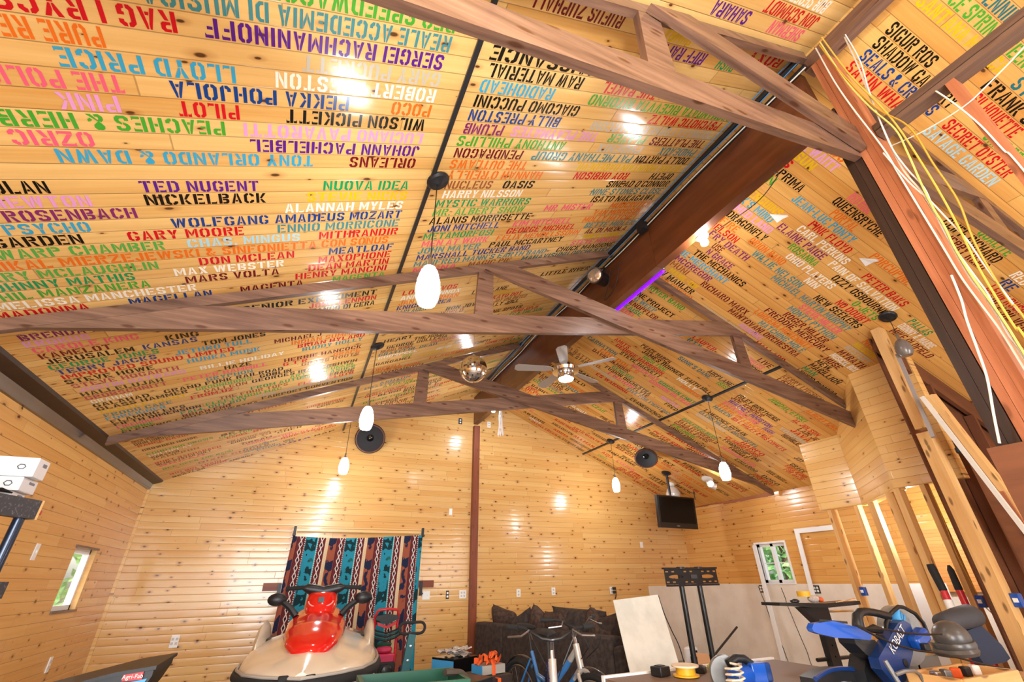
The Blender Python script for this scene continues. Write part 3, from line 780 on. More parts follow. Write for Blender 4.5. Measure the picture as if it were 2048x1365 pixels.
# ------------------------------------------------------------------ mesh helpers
class MB:
    def __init__(s): s.v = []; s.f = []; s.mi = []; s.uv = []
    def face(s, pts, m=0, uv=None):
        i0 = len(s.v); s.v += [tuple(p) for p in pts]; s.f.append(list(range(i0, i0+len(pts)))); s.mi.append(m); s.uv.append(uv)
    def add(s, verts, faces, m=0):
        i0 = len(s.v); s.v += [tuple(p) for p in verts]
        for f in faces: s.f.append([i0+i for i in f]); s.mi.append(m); s.uv.append(None)
        return s
    def box(s, c, d, m=0, rot=None, taper=1.):
        x, y, z = d[0]/2, d[1]/2, d[2]/2
        vs_ = [(a*x*(taper if e > 0 else 1), b*y*(taper if e > 0 else 1), e*z) for e in (-1, 1) for a, b in ((-1, -1), (1, -1), (1, 1), (-1, 1))]
        M = rot if rot is not None else Matrix.Identity(3)
        vs_ = [M @ Vector(p)+Vector(c) for p in vs_]
        return s.add(vs_, [(3, 2, 1, 0), (4, 5, 6, 7), (0, 1, 5, 4), (1, 2, 6, 5), (2, 3, 7, 6), (3, 0, 4, 7)], m)
    def span(s, a, b, m=0):
        return s.box([(a[i]+b[i])/2 for i in range(3)], [abs(b[i]-a[i]) for i in range(3)], m)
    def board(s, p0, p1, width, thick, side, m=0):
        """a board from p0 to p1; width is measured along side, u runs along its length"""
        p0, p1 = Vector(p0), Vector(p1); d = p1-p0; L = d.length; d.normalize()
        a = Vector(side); a = (a-d*a.dot(d)).normalized(); b = d.cross(a)
        a *= width/2; b *= thick/2
        off = random.random()*9
        c0 = [p0-a-b, p0+a-b, p0+a+b, p0-a+b]; c1 = [p+(p1-p0) for p in c0]
        vo = 0
        for i in range(4):
            j = (i+1) % 4; wd = (c0[j]-c0[i]).length
            s.face([c0[i], c0[j], c1[j], c1[i]][::-1], m, [(off, vo), (off, vo+wd), (off+L, vo+wd), (off+L, vo)][::-1]); vo += wd
        s.face(c0, m, [(off+.02*q[0], .3+.3*q[1]) for q in ((0, 0), (1, 0), (1, 1), (0, 1))])
        s.face(c1[::-1], m, [(off+.02*q[0], .3+.3*q[1]) for q in ((0, 0), (1, 0), (1, 1), (0, 1))])
        return s
    def prism(s, poly, axis, a, b, m=0):
        """poly in the two other axes (order xyz without axis), extruded from a to b"""
        def P(q, t):
            q = list(q); q.insert(axis, t); return q
        off = random.random()*9
        A = [P(q, a) for q in poly]; B = [P(q, b) for q in poly]; n = len(poly)
        s.face(A, m, [(q[0]+off, q[1]) for q in poly]); s.face(B[::-1], m, [(q[0]+off, q[1]) for q in poly][::-1])
        for i in range(n):
            j = (i+1) % n; L = math.hypot(poly[j][0]-poly[i][0], poly[j][1]-poly[i][1])
            s.face([A[i], B[i], B[j], A[j]], m, [(off, 0), (off, abs(b-a)), (off+L, abs(b-a)), (off+L, 0)])
        return s
    def rings(s, rs, m=0, cap=True, closed=False):
        n = len(rs[0]); i0 = len(s.v)
        for r in rs: s.v += [tuple(p) for p in r]
        k = len(rs)
        for i in range(k if closed else k-1):
            for j in range(n):
                a, b = i*n, ((i+1) % k)*n
                s.f.append([i0+a+j, i0+a+(j+1) % n, i0+b+(j+1) % n, i0+b+j]); s.mi.append(m); s.uv.append(None)
        if cap and not closed:
            s.f.append([i0+j for j in range(n)][::-1]); s.mi.append(m); s.uv.append(None)
            s.f.append([i0+(k-1)*n+j for j in range(n)]); s.mi.append(m); s.uv.append(None)
        return s
    def tube(s, pts, r, n=8, m=0, closed=False, sy=1.):
        pts = [Vector(p) for p in pts]; rs = []; k = len(pts); pa = None
        for i, p in enumerate(pts):
            if closed: d = pts[(i+1) % k]-pts[i-1]
            else: d = pts[min(i+1, k-1)]-pts[max(i-1, 0)]
            d.normalize()
            if pa is None:
                a = d.cross(Vector((0, 0, 1)))
                if a.length < .05: a = d.cross(Vector((0, 1, 0)))
            else: a = pa-d*pa.dot(d)
            a.normalize(); pa = a; b = d.cross(a)
            rr = r[i] if isinstance(r, (list, tuple)) else r
            rs.append([p+a*math.cos(t)*rr+b*math.sin(t)*rr*sy for t in [2*math.pi*q/n for q in range(n)]])
        return s.rings(rs, m, True, closed)
    def lathe(s, prof, c=(0, 0, 0), axis=(0, 0, 1), n=20, m=0, cap=True):
        q = Vector((0, 0, 1)).rotation_difference(Vector(axis).normalized()); c = Vector(c)
        return s.rings([[c+q @ Vector((max(r, 1e-4)*math.cos(t), max(r, 1e-4)*math.sin(t), z)) for t in [2*math.pi*k/n for k in range(n)]] for r, z in prof], m, cap)
    def ball(s, c, r, n=16, m=0, rot=None):
        r = (r, r, r) if not isinstance(r, (tuple, list)) else r; M = rot or Matrix.Identity(3); c = Vector(c)
        k = max(6, n//2)
        return s.rings([[c+M @ Vector((r[0]*math.sin(a)*math.cos(t), r[1]*math.sin(a)*math.sin(t), -r[2]*math.cos(a))) for t in [2*math.pi*q/n for q in range(n)]] for a in [max(.02, min(math.pi-.02, math.pi*i/k)) for i in range(k+1)]], m)
    def grid(s, fn, nu, nv, m=0, uvs=True):
        i0 = len(s.v)
        for j in range(nv+1):
            for i in range(nu+1): s.v.append(tuple(fn(i/nu, j/nv)))
        for j in range(nv):
            for i in range(nu):
                a = i0+j*(nu+1)+i
                s.f.append([a, a+1, a+nu+2, a+nu+1]); s.mi.append(m)
                s.uv.append([(i/nu, j/nv), ((i+1)/nu, j/nv), ((i+1)/nu, (j+1)/nv), (i/nu, (j+1)/nv)] if uvs else None)
        return s
    def build(s, name, mats, parent=None, local=False, smooth=40, solid=0., bevel=0., subsurf=0):
        me = bpy.data.meshes.new(name); me.from_pydata(s.v, [], s.f)
        mats = mats if isinstance(mats, (list, tuple)) else [mats]
        for q in mats: me.materials.append(q)
        ul = me.uv_layers.new(name='UVMap').data
        for p, mi, uv in zip(me.polygons, s.mi, s.uv):
            p.material_index = mi
            if uv:
                for li, c in zip(p.loop_indices, uv): ul[li].uv = c
            else:
                nx, ny, nz = [abs(q) for q in p.normal]
                for li in p.loop_indices:
                    x, y, z = me.vertices[me.loops[li].vertex_index].co
                    ul[li].uv = (x, y) if nz >= nx and nz >= ny else ((y, z) if nx >= ny else (x, z))
        if smooth:
            for p in me.polygons: p.use_smooth = True
            me.set_sharp_from_angle(angle=R_(smooth))
        me.update()
        o = bpy.data.objects.new(name, me); COL.objects.link(o)
        if parent is not None:
            o.parent = parent
            if parent.type == 'EMPTY' and not local: o.location = -parent.location
        if bevel:
            q = o.modifiers.new('edge', 'BEVEL'); q.width = bevel; q.segments = 2; q.limit_method = 'ANGLE'
        if subsurf:
            q = o.modifiers.new('round', 'SUBSURF'); q.levels = subsurf; q.render_levels = subsurf
        if solid:
            q = o.modifiers.new('thick', 'SOLIDIFY'); q.thickness = solid; q.offset = 0
        return o
def tag(o, label, cat, group=None, kind=None):
    o['label'] = label; o['category'] = cat
    if group: o['group'] = group
    if kind: o['kind'] = kind
    return o
def thing(name, loc, label, cat, group=None, rz=0.):
    o = bpy.data.objects.new(name, None); COL.objects.link(o); o.location = loc; o.rotation_euler = (0, 0, rz); o.empty_display_size = .1
    return tag(o, label, cat, group)
def structure(o, label=None):
    o['kind'] = 'structure'
    if label: o['label'] = label
    return o
def copy_tree(o, parent=None):
    c = o.copy(); COL.objects.link(c)
    if parent is not None: c.parent = parent
    for ch in list(o.children): copy_tree(ch, c)
    return c
def rotz(a): return Matrix.Rotation(a, 3, 'Z')
def arc(c, r, a0, a1, n, ax=(0, 1)):
    out = []
    for i in range(n+1):
        t = R_(a0+(a1-a0)*i/n); p = list(c); p[ax[0]] += r*math.cos(t); p[ax[1]] += r*math.sin(t); out.append(p)
    return out
def holed(outer, holes, thick, fn, m=0, mb=None):
    """a flat plate with holes; fn maps (x, y, t) to space"""
    bm = bmesh.new(); loops = []
    for L in [outer]+holes:
        vs_ = [bm.verts.new((p[0], p[1], 0)) for p in L]
        for i in range(len(vs_)): bm.edges.new((vs_[i], vs_[(i+1) % len(vs_)]))
        loops.append(vs_)
    bmesh.ops.triangle_fill(bm, use_beauty=True, edges=bm.edges[:])
    bm.verts.index_update(); mb = mb or MB()
    pts = [(v.co.x, v.co.y) for v in bm.verts]; fs = [[v.index for v in f.verts] for f in bm.faces]
    mb.add([fn(x, y, thick/2) for x, y in pts], fs, m); mb.add([fn(x, y, -thick/2) for x, y in pts], [f[::-1] for f in fs], m)
    for L in [outer]+holes:
        for i in range(len(L)):
            a, b = L[i], L[(i+1) % len(L)]
            mb.face([fn(a[0], a[1], thick/2), fn(b[0], b[1], thick/2), fn(b[0], b[1], -thick/2), fn(a[0], a[1], -thick/2)], m)
    bm.free(); return mb
def text_mesh(txt, size):
    c = bpy.data.curves.new('t', 'FONT'); c.body = txt; c.size = size; c.align_x = 'CENTER'; c.align_y = 'CENTER'; c.fill_mode = 'FRONT'
    o = bpy.data.objects.new('t', c); COL.objects.link(o)
    bpy.context.view_layer.update()
    me = bpy.data.meshes.new_from_object(o)
    vs_ = [tuple(v.co) for v in me.vertices]; fs = [list(p.vertices) for p in me.polygons]
    bpy.data.objects.remove(o); bpy.data.curves.remove(c); bpy.data.meshes.remove(me)
    return vs_, fs
def letter(mb, txt, size, o, ux, uy, m=0, sx=1.):
    v, f = text_mesh(txt, size); o = Vector(o); ux = Vector(ux).normalized(); uy = Vector(uy).normalized()
    return mb.add([o+ux*p[0]*sx+uy*p[1] for p in v], f, m)
KS = .433; RX = 2.78; ZA = 4.723
def zc(x): return ZA-KS*abs(x-RX)      # underside of the ceiling boards

# ------------------------------------------------------------------ stencil alphabet (5 wide, 7 high)
def _mx(p, w=5): return [(w-x, y) for x, y in p][::-1]
def _my(p): return [(x, 7-y) for x, y in p][::-1]
_LH = [(2.25, 7), (1.2, 7), (0, 5.8), (0, 1.2), (1.2, 0), (2.25, 0), (2.25, 1.15), (1.5, 1.7), (1.5, 5.3), (2.25, 5.85)]
_V = [(0, 0), (1.5, 0), (1.5, 7), (0, 7)]
_BU = [(1.85, 7), (4, 7), (4.9, 6.1), (4.9, 4.3), (4.2, 3.65), (1.85, 3.65), (1.85, 4.6), (3.2, 4.7), (3.45, 5), (3.45, 5.6), (3.2, 6), (1.85, 6)]
_ET = [(1.95, 7), (4.8, 7), (4.8, 5.2), (4.3, 5.9), (1.95, 5.9)]
_EM = [(1.95, 4.05), (3.9, 4.05), (3.9, 2.95), (1.95, 2.95)]
_CT = [(2.75, 7), (3.8, 7), (5, 5.9), (5, 4.7), (3.5, 4.7), (3.5, 5.4), (2.75, 5.85)]
_ST = [(4.8, 4.8), (3.4, 4.8), (3.2, 5.8), (2.0, 5.8), (1.5, 5.2), (1.6, 4.6), (2.3, 4.0), (2.2, 2.9), (.6, 3.7), (0, 4.7), (.1, 6), (1.1, 7), (3.7, 7), (4.8, 6.1)]
_SB = [(4.85-x, 7-y) for x, y in _ST]
_TA = [(1.5, 7), (0, 7), (0, 5.2), (.5, 5.9), (1.5, 5.9)]
_UL = [(0, 7), (1.5, 7), (1.5, 1.7), (2.3, 1.15), (2.3, 0), (1.2, 0), (0, 1.2)]
_VL = [(0, 7), (1.5, 7), (2.35, 2), (2.35, 0), (1.8, 0)]
_AL = [(0, 0), (1.3, 0), (2.3, 5.2), (2.3, 7), (1.7, 7)]
GL = {
 'A': (5, [_AL, _mx(_AL), [(1.8, 1.3), (3.1, 1.3), (2.95, 2.4), (2.0, 2.4)]]),
 'B': (5, [_V, _BU, [(x, 7-y-.0) for x, y in _BU][::-1]]), 'C': (5, [_LH, _CT, _my(_CT)]),
 'D': (5, [_V, [(1.95, 7), (3.6, 7), (5, 5.6), (5, 1.4), (3.6, 0), (1.95, 0), (1.95, 1.1), (3, 1.2), (3.5, 1.8), (3.5, 5.2), (3, 5.8), (1.95, 5.9)]]),
 'E': (4.8, [_V, _ET, _EM, _my(_ET)]), 'F': (4.8, [_V, _ET, _EM]),
 'G': (5, [_LH, _CT, [(2.75, 0), (4, 0), (5, 1), (5, 3.3), (3, 3.3), (3, 2.3), (3.5, 2.3), (3.5, 1.5), (2.75, 1.15)]]),
 'H': (5, [_V, _mx(_V), [(1.9, 4.1), (3.1, 4.1), (3.1, 2.9), (1.9, 2.9)]]), 'I': (1.5, [_V]),
 'J': (4.1, [[(2.3, 0), (1.2, 0), (0, 1.2), (0, 2.6), (1.4, 2.6), (1.4, 1.7), (2.3, 1.15)], [(2.6, 0), (3, 0), (4.1, 1.1), (4.1, 7), (2.6, 7)]]),
 'K': (5, [_V, [(1.9, 3.6), (3.4, 7), (5, 7), (2.8, 3.2)], [(2.9, 3.1), (5, 0), (3.3, 0), (2, 2.4)]]),
 'L': (4.5, [_V, [(1.95, 0), (4.5, 0), (4.5, 1.9), (4, 1.1), (1.95, 1.1)]]),
 'M': (6, [[(0, 0), (1.3, 0), (1.3, 7), (0, 7)], [(4.7, 0), (6, 0), (6, 7), (4.7, 7)], [(1.5, 7), (2.9, 3.4), (2.9, .8), (1.5, 4.4)], [(4.5, 7), (4.5, 4.4), (3.1, .8), (3.1, 3.4)]]),
 'N': (5, [[(0, 0), (1.3, 0), (1.3, 7), (0, 7)], [(3.7, 0), (5, 0), (5, 7), (3.7, 7)], [(1.5, 7), (3.5, 2.6), (3.5, 0), (1.5, 4.4)]]),
 'O': (5, [_LH, _mx(_LH)]), 'P': (4.9, [_V, _BU]), 'Q': (5, [_LH, _mx(_LH), [(2.9, 1.8), (3.9, 1.8), (5.2, -.6), (4, -.6)]]),
 'R': (5, [_V, _BU, [(2.2, 3.2), (3.5, 3.2), (5, 0), (3.4, 0)]]), 'S': (4.85, [_ST, _SB]),
 'T': (5, [[(1.75, 0), (3.25, 0), (3.25, 7), (1.75, 7)], _TA, _mx(_TA)]), 'U': (5, [_UL, _mx(_UL)]),
 'V': (5, [_VL, _mx(_VL)]), 'W': (7, [[(0, 7), (1.4, 7), (2.1, 2.6), (2.1, 0), (1.3, 0)], [(2.4, 0), (2.9, 0), (3.9, 4.6), (3.9, 7), (3.2, 7), (2.4, 3)], [(4.1, 7), (4.1, 4), (4.9, 0), (5.7, 0), (7, 7), (5.7, 7), (5.1, 3.6), (4.5, 7)]]),
 'X': (5, [[(0, 7), (1.7, 7), (5, 0), (3.3, 0)], [(3.4, 7), (4.9, 7), (3.5, 4.3), (2.8, 5.6)], [(1.6, 0), (.1, 0), (1.5, 2.7), (2.2, 1.4)]]),
 'Y': (5, [[(0, 7), (1.6, 7), (2.35, 5), (2.35, 3), (1.75, 3)], [(5, 7), (3.4, 7), (2.65, 5), (2.65, 3), (3.25, 3)][::-1], [(1.75, 0), (3.25, 0), (3.25, 2.7), (1.75, 2.7)]]),
 'Z': (4.8, [[(0, 7), (4.8, 7), (4.8, 5.9), (.6, 5.9), (0, 5.2)], [(3.2, 5.6), (4.8, 5.6), (1.8, 1.4), (.1, 1.4)], [(0, 0), (4.8, 0), (4.8, 1.8), (4.3, 1.1), (0, 1.1)]]),
 '&': (5.4, [[(.8, 3.4), (0, 2.4), (0, 1), (1, 0), (2.6, 0), (2.6, 1), (1.6, 1.1), (1.4, 2), (2, 2.8)], [(1, 7), (3, 7), (3.8, 6), (3.6, 4.8), (1.9, 3.2), (5.3, 0), (3.6, 0), (.8, 4.2), (.2, 5.2), (.3, 6.3)], [(3.6, 2.6), (4.6, 3.4), (5.2, 3.4), (5.2, 2.5), (4.2, 1.6)]]),
 '.': (1.3, [[(0, 0), (1.3, 0), (1.3, 1.4), (0, 1.4)]]), "'": (1.2, [[(0, 7), (1.2, 7), (1.0, 5), (.2, 5)]]), '-': (2.6, [[(0, 3), (2.6, 3), (2.6, 4.1), (0, 4.1)]]),
}
def stencil(txt):
    """glyph polygons laid out in units, and the total width"""
    x = 0; out = []
    for ch in txt:
        if ch == ' ': x += 2.6; continue
        w_, ps = GL[ch]; out += [[(p[0]+x, p[1]) for p in P] for P in ps]; x += w_+1.15
    return out, x-1.15

# ------------------------------------------------------------------ room shell
Y0, Y1, XL, XR = -3.2, 8.0, -2.05, 7.55
mb = MB(); mb.span((XL-.2, Y0-.2, -.15), (XR+.2, Y1+.2, 0)); structure(mb.build('floor', M_floor, smooth=0))
mb = MB()
mb.prism([(XL-.4, zc(XL-.4)), (RX, ZA), (RX, ZA+.16), (XL-.4, zc(XL-.4)+.16)], 1, Y0-.2, Y1+.2, 0)
mb.prism([(RX, ZA), (XR+.4, zc(XR+.4)), (XR+.4, zc(XR+.4)+.16), (RX, ZA+.16)], 1, Y0-.2, Y1+.2, 1)
ceiling = structure(mb.build('ceiling', [M_ceilL, M_ceilR], smooth=0))
for sd, nm in (('L', 'left slope'), ('R', 'right slope')):
    mb = MB()
    for ln in NAMES.strip().splitlines():
        if ln[0] != sd: continue
        q = [p.strip() for p in ln.split('|')]
        row, xa, xb, key, txt = int(q[1]), int(q[2])/100, int(q[3])/100, q[4], q[5]
        y = (2.148+row*.0935) if sd == 'L' else (2.105+row*.0914)
        ps, wd = stencil(txt); lh = .078
        flip = xb < xa; m = PKEYS.index(key)
        for P in ps:
            q = []
            for (u, v) in P:
                x = xa+(xb-xa)*u/wd; yy = y+(v/7-.5)*lh*(1 if flip else -1)
                q.append((x, yy, zc(x)-.0012))
            mb.face(q, m)
    o = mb.build('painted_names', M_PAINT, ceiling, smooth=0); o['label'] = 'rows of multicoloured stencilled names on the '+nm
# back wall
mb = MB()
mb.prism([(XL-.2, 0), (XR+.2, 0), (XR+.2, zc(XR+.2)+.1), (RX, ZA+.1), (XL-.2, zc(XL-.2)+.1)], 1, Y1, Y1+.18, 0)
mb.span((6.40, Y1-.013, 0), (XR, Y1, 1.215), 1)
structure(mb.build('wall_back', [M_back, M_drywall], smooth=0))
def wall_x(name, xa, xb, y0, y1, top, hole, mats, split=None):
    (hy0, hy1, hz0, hz1) = hole; mb = MB()
    def sp(ya, yb, za, zb):
        if split and za < split < zb: mb.span((xa, ya, za), (xb, yb, split), 1); mb.span((xa, ya, split), (xb, yb, zb), 0)
        else: mb.span((xa, ya, za), (xb, yb, zb), 1 if split and zb <= split else 0)
    sp(y0, hy0, 0, top); sp(hy1, y1, 0, top); sp(hy0, hy1, 0, hz0); sp(hy0, hy1, hz1, top)
    return structure(mb.build(name, mats, smooth=0))
LW = (6.36, 6.97, 1.16, 1.73); RW = (5.72, 6.29, 1.25, 1.855)
wall_x('wall_left', XL-.10, XL, Y0, Y1, 2.66, LW, [M_left])
wall_x('wall_right', XR, XR+.16, Y0, Y1, 2.70, RW, [M_right, M_drywall], 1.235)
mb = MB()   # front wall with the open garage door and a second opening added for fill
for a, b in (((XL-.2, 0), (-2.0, 2.6)), ((1.4, 0), (4.0, 2.6)), ((6.4, 0), (XR+.2, 2.6))): mb.span((a[0], Y0-.16, a[1]), (b[0], Y0, b[1]))
mb.prism([(XL-.2, 2.6), (XR+.2, 2.6), (RX, ZA+.05)], 1, Y0-.16, Y0)
structure(mb.build('wall_front', M_back, smooth=0))
mb = MB(); mb.span((-40, -30, -.3), (50, 60, -.16)); structure(mb.build('ground', M_lawn, smooth=0))
# windows
def window(name, x, sgn, H, cross):
    y0, y1, z0, z1 = H; mb = MB()
    for a, b in (((y0, z0), (y0+.045, z1)), ((y1-.045, z0), (y1, z1)), ((y0, z0), (y1, z0+.045)), ((y0, z1-.045), (y1, z1))):
        mb.span((x-.03, a[0], a[1]), (x+.03, b[0], b[1]))
    if cross:
        ym = (y0+y1)/2
        mb.span((x-.03, ym-.028, z0), (x+.03, ym+.028, z1))
        mb.span((x-.006, y0, (z0+z1)/2-.008), (x+.006, y1, (z0+z1)/2+.008))
    fr = structure(mb.build(name, M_white, smooth=0))
    mb = MB(); mb.span((x-.003, y0+.03, z0+.03), (x+.003, y1-.03, z1-.03)); structure(mb.build('pane', M_glass, fr, smooth=0))
    return fr
window('window_1', XL-.075, -1, LW, False); window('window_2', XR+.07, 1, RW, True)
mb = MB()
mb.span((XL-.1, LW[0]-.0, LW[2]-.02), (XL+.015, LW[1]+.03, LW[2]), 0); mb.span((XL-.1, LW[0]-.03, LW[3]), (XL+.012, LW[1]+.03, LW[3]+.02), 0)
mb.span((XL-.05, LW[1]-.012, LW[2]), (XL+.004, LW[1], LW[3]), 1)
structure(mb.build('trim_1', [M_truss, M_stud], smooth=0))
mb = MB()
for a, b in (((RW[0]-.03, RW[2]-.02), (RW[1]+.03, RW[2])), ((RW[0]-.03, RW[3]), (RW[1]+.03, RW[3]+.03)), ((RW[0]-.03, RW[2]), (RW[0], RW[3])), ((RW[1], RW[2]), (RW[1]+.05, RW[3]))):
    mb.span((XR-.012, a[0], a[1]), (XR+.05, b[0], b[1]))
structure(mb.build('trim_2', M_white, smooth=0))
# dark crown band where the left wall meets the ceiling
mb = MB()
mb.prism([(-1.90, zc(-1.90)+.01), (-1.915, zc(-1.915)-.02), (-2.055, 2.62), (-2.055, 2.70)], 1, Y0, Y1)
structure(mb.build('trim_3', M_dark, smooth=0))
mb = MB(); mb.prism([(-2.055, 2.555), (-2.055, 2.635), (-2.005, 2.65), (-2.02, 2.60), (-2.03, 2.56)], 1, Y0, Y1)
structure(mb.build('trim_4', mat('dark_glossy_moulding', srgb(52, 44, 50), .25, coat=.5), smooth=0))
mb = MB(); mb.span((XL, Y1-.02, 0), (XL+.035, Y1, 2.56)); structure(mb.build('trim_5', M_part, smooth=0))
# ragged dark gap with torn paper along the top of the right wall
mb = MB()
ys = [7.98-.1*i for i in range(24)]
for i in range(23):
    a, b = ys[i], ys[i+1]; t = .012+.012*random.random()+(.03 if i > 11 else 0)
    mb.span((XR-.012, b, 2.655-t), (XR+.0, a, 2.675), 0)
structure(mb.build('trim_6', M_red, smooth=0))
# ridge post on the back wall
mb = MB(); mb.board((2.785, Y1-.05, 0), (2.785, Y1-.05, 4.0), .11, .1, (1, 0, 0))
o = mb.build('wall_post', M_post, smooth=0); tag(o, 'slim red-brown wooden post standing against the far pine wall under the ridge beam', 'post')
# ridge beam
mb = MB()
for i, (a, b) in enumerate(((.92, 2.62), (2.62, 4.9), (4.9, 6.6), (6.6, 8.0))):
    mb.board((2.785, a+.002, 4.33), (2.785, b-.002, 4.33), .56, .09, (0, 0, 1))
tag(mb.build('ridge_beam', M_beam, smooth=0), 'deep dark brown ridge beam running to the far wall', 'beam')
mb = MB(); mb.board((2.79, Y0, 4.60), (2.79, .88, 4.60), .12, .09, (0, 0, 1))
tag(mb.build('ridge_board', M_truss, smooth=0), 'short brown ridge board above the bare wall plate at top right', 'beam')

# ------------------------------------------------------------------ scissor trusses
def truss(y, label, cut=None):
    t = thing('scissor_truss', (RX, y, 2.6), label, 'truss', 'scissor trusses')
    fy, by = y-.022, y+.022
    def flip(poly, s): return poly if s == 1 else [(2*RX-x, z) for x, z in poly][::-1]
    for s in (1, -1):
        off = .016
        raf = [(-1.90, zc(-1.90)-off), (-1.90, zc(-1.90)-.10), (RX-.07, zc(RX-.07)-.10), (RX-.07, zc(RX-.07)-off)]
        mb = MB(); mb.prism(flip(raf, s), 1, fy, by); mb.build('rafter', M_truss, t, smooth=0)
        ch = [(-1.66, 2.698), (4.41, 3.912), (4.12, 4.039), (-.87, 3.041)]
        dy = -.046 if s == -1 else 0.
        segs = [ch]
        if cut:
            lo = [(-1.66, 2.698), (cut[0], 3.03+.2*cut[0]), (cut[0], 3.215+.2*cut[0]), (-.87, 3.041)]
            if s == 1: segs = [lo, [(cut[1], 3.03+.2*cut[1]), (4.41, 3.912), (4.12, 4.039), (cut[1], 3.215+.2*cut[1])]]
            else:
                a, b = 2*RX-cut[1], 2*RX-cut[0]
                segs = [[(-1.66, 2.698), (a, 3.03+.2*a), (a, 3.215+.2*a), (-.87, 3.041)], [(b, 3.03+.2*b), (4.41, 3.912), (4.12, 4.039), (b, 3.215+.2*b)]]
        for poly in segs:
            mb = MB(); mb.prism(flip(poly, s), 1, fy+dy-.001, by+dy-.003); mb.build('chord', M_truss, t, smooth=0)
        xw = 1.16
        web = [(xw-.085, 3.215+.2*(xw-.1)), (xw+.085, 3.215+.2*(xw+.1)), (xw+.09, zc(xw+.09)-.10), (xw-.055, zc(xw-.055)-.10)]
        mb = MB(); mb.prism(flip(web, s), 1, fy+.001, by-.001); mb.build('web_post', M_truss, t, smooth=0)
    return t
truss(5.60, 'stained timber scissor truss farthest back, behind the mirror ball')
truss(3.20, 'stained timber scissor truss crossing the middle of the room')
truss(.845, 'stained timber scissor truss overhead that meets the tall fir post', (2.695, 2.87))

# ------------------------------------------------------------------ tall post and unfinished stud wall under the ridge
t = thing('ridge_post', (2.77, .82, 0), 'tall built-up post of reddish fir and dark boards hung with cables', 'post')
for y, m_ in ((.892, M_dark), (.850, M_dark), (.808, M_red), (.772, M_red), (.737, M_red)):
    mb = MB(); mb.board((2.77, y, 0), (2.77, y, 4.05 if y > .83 else 4.5), .13, .034 if y < .83 else .04, (1, 0, 0))
    mb.build('ply', m_, t, smooth=0)
t = thing('stud_wall_frame', (2.75, -1.2, 0), 'bare stud wall frame running toward the viewer from the tall post', 'wall frame')
mb = MB(); mb.board((2.75, Y0+.01, 3.70), (2.75, .715, 3.70), .09, .045, (1, 0, 0)); mb.build('top_plate', M_greyplate, t, smooth=0)
mb = MB(); mb.board((2.75, Y0+.01, 3.655), (2.75, .715, 3.655), .085, .036, (1, 0, 0)); mb.build('top_plate', M_greyplate, t, smooth=0)
for y in (.36, -.35, -.95, -1.55, -2.15, -2.75):
    mb = MB(); mb.board((2.75, y, 0), (2.75, y, 3.635), .09, .04, (1, 0, 0)); mb.build('stud', M_red, t, smooth=0)
mb = MB(); mb.board((2.672, .70, 1.68), (2.672, .93, 1.68), .30, .03, (0, 0, 1))
tag(mb.build('nailed_board', M_brownply, smooth=0), 'short reddish board nailed across the foot of the tall post', 'board')
# ------------------------------------------------------------------ pine clad partition with open stud bays below
zb = 2.15
mb = MB()
mb.prism([(3.74, zb), (4.31, zb), (4.31, 3.2), (3.74, 3.2)], 0, 6.6, 6.72, 0)
structure(mb.build('wall_partition', M_part, smooth=0))
def slab(pts, za, thick, m, name):
    """upright panel standing on a line in plan, cut to the ceiling"""
    mb = MB(); (xa, ya), (xb, yb) = pts; d = Vector((xb-xa, yb-ya, 0)).normalized(); nrm = Vector((-d.y, d.x, 0))*thick
    A = [Vector((xa, ya, za)), Vector((xb, yb, za)), Vector((xb, yb, zc(xb)-.002)), Vector((xa, ya, zc(xa)-.002))]
    B = [p+nrm for p in A]
    mb.face(A, 0); mb.face(B[::-1], 0)
    for i in range(4): mb.face([A[i], B[i], B[(i+1) % 4], A[(i+1) % 4]], 0)
    return structure(mb.build(name, m, smooth=0))
slab(((6.6, 3.74), (5.68, 2.85)), zb-.02, .1, M_partx, 'wall_partition')
slab(((5.68, 2.85), (5.68, 2.24)), zb, .1, M_part, 'wall_partition')
mb = MB()
mb.span((5.32, 2.325, 0), (XR, 2.34, 2.6)); mb.prism([(5.32, 2.6), (XR, 2.6), (XR, zc(XR)), (5.32, zc(5.32))], 1, 2.325, 2.34)
structure(mb.build('wall_inner', M_brownply, smooth=0))
t = thing('bay_framing', (5.3, 2.2, 0), 'open spruce studs and header framing the unfinished bay beside the tall post', 'wall frame')
mb = MB(); mb.board((5.235, 2.19, 0), (5.235, 2.19, 2.52), .12, .10, (1, 0, 0)); mb.build('stud', M_stud, t, smooth=0)
mb = MB(); mb.board((5.235, 2.19, 2.56), (5.235, 2.19, 3.64), .11, .085, (1, 0, 0)); mb.build('stud', M_stud, t, smooth=0)
mb = MB(); mb.board((5.25, 2.27, 3.53), (7.45, 2.27, zc(7.45)-.12), .20, .04, (0, 0, 1)); mb.build('header', M_brownply, t, smooth=0)
for x in (5.9, 6.5, 7.1):
    mb = MB(); mb.board((x, 2.275, 0), (x, 2.275, zc(x)-.24), .085, .04, (0, 1, 0)); mb.build('stud', M_brownply, t, smooth=0)
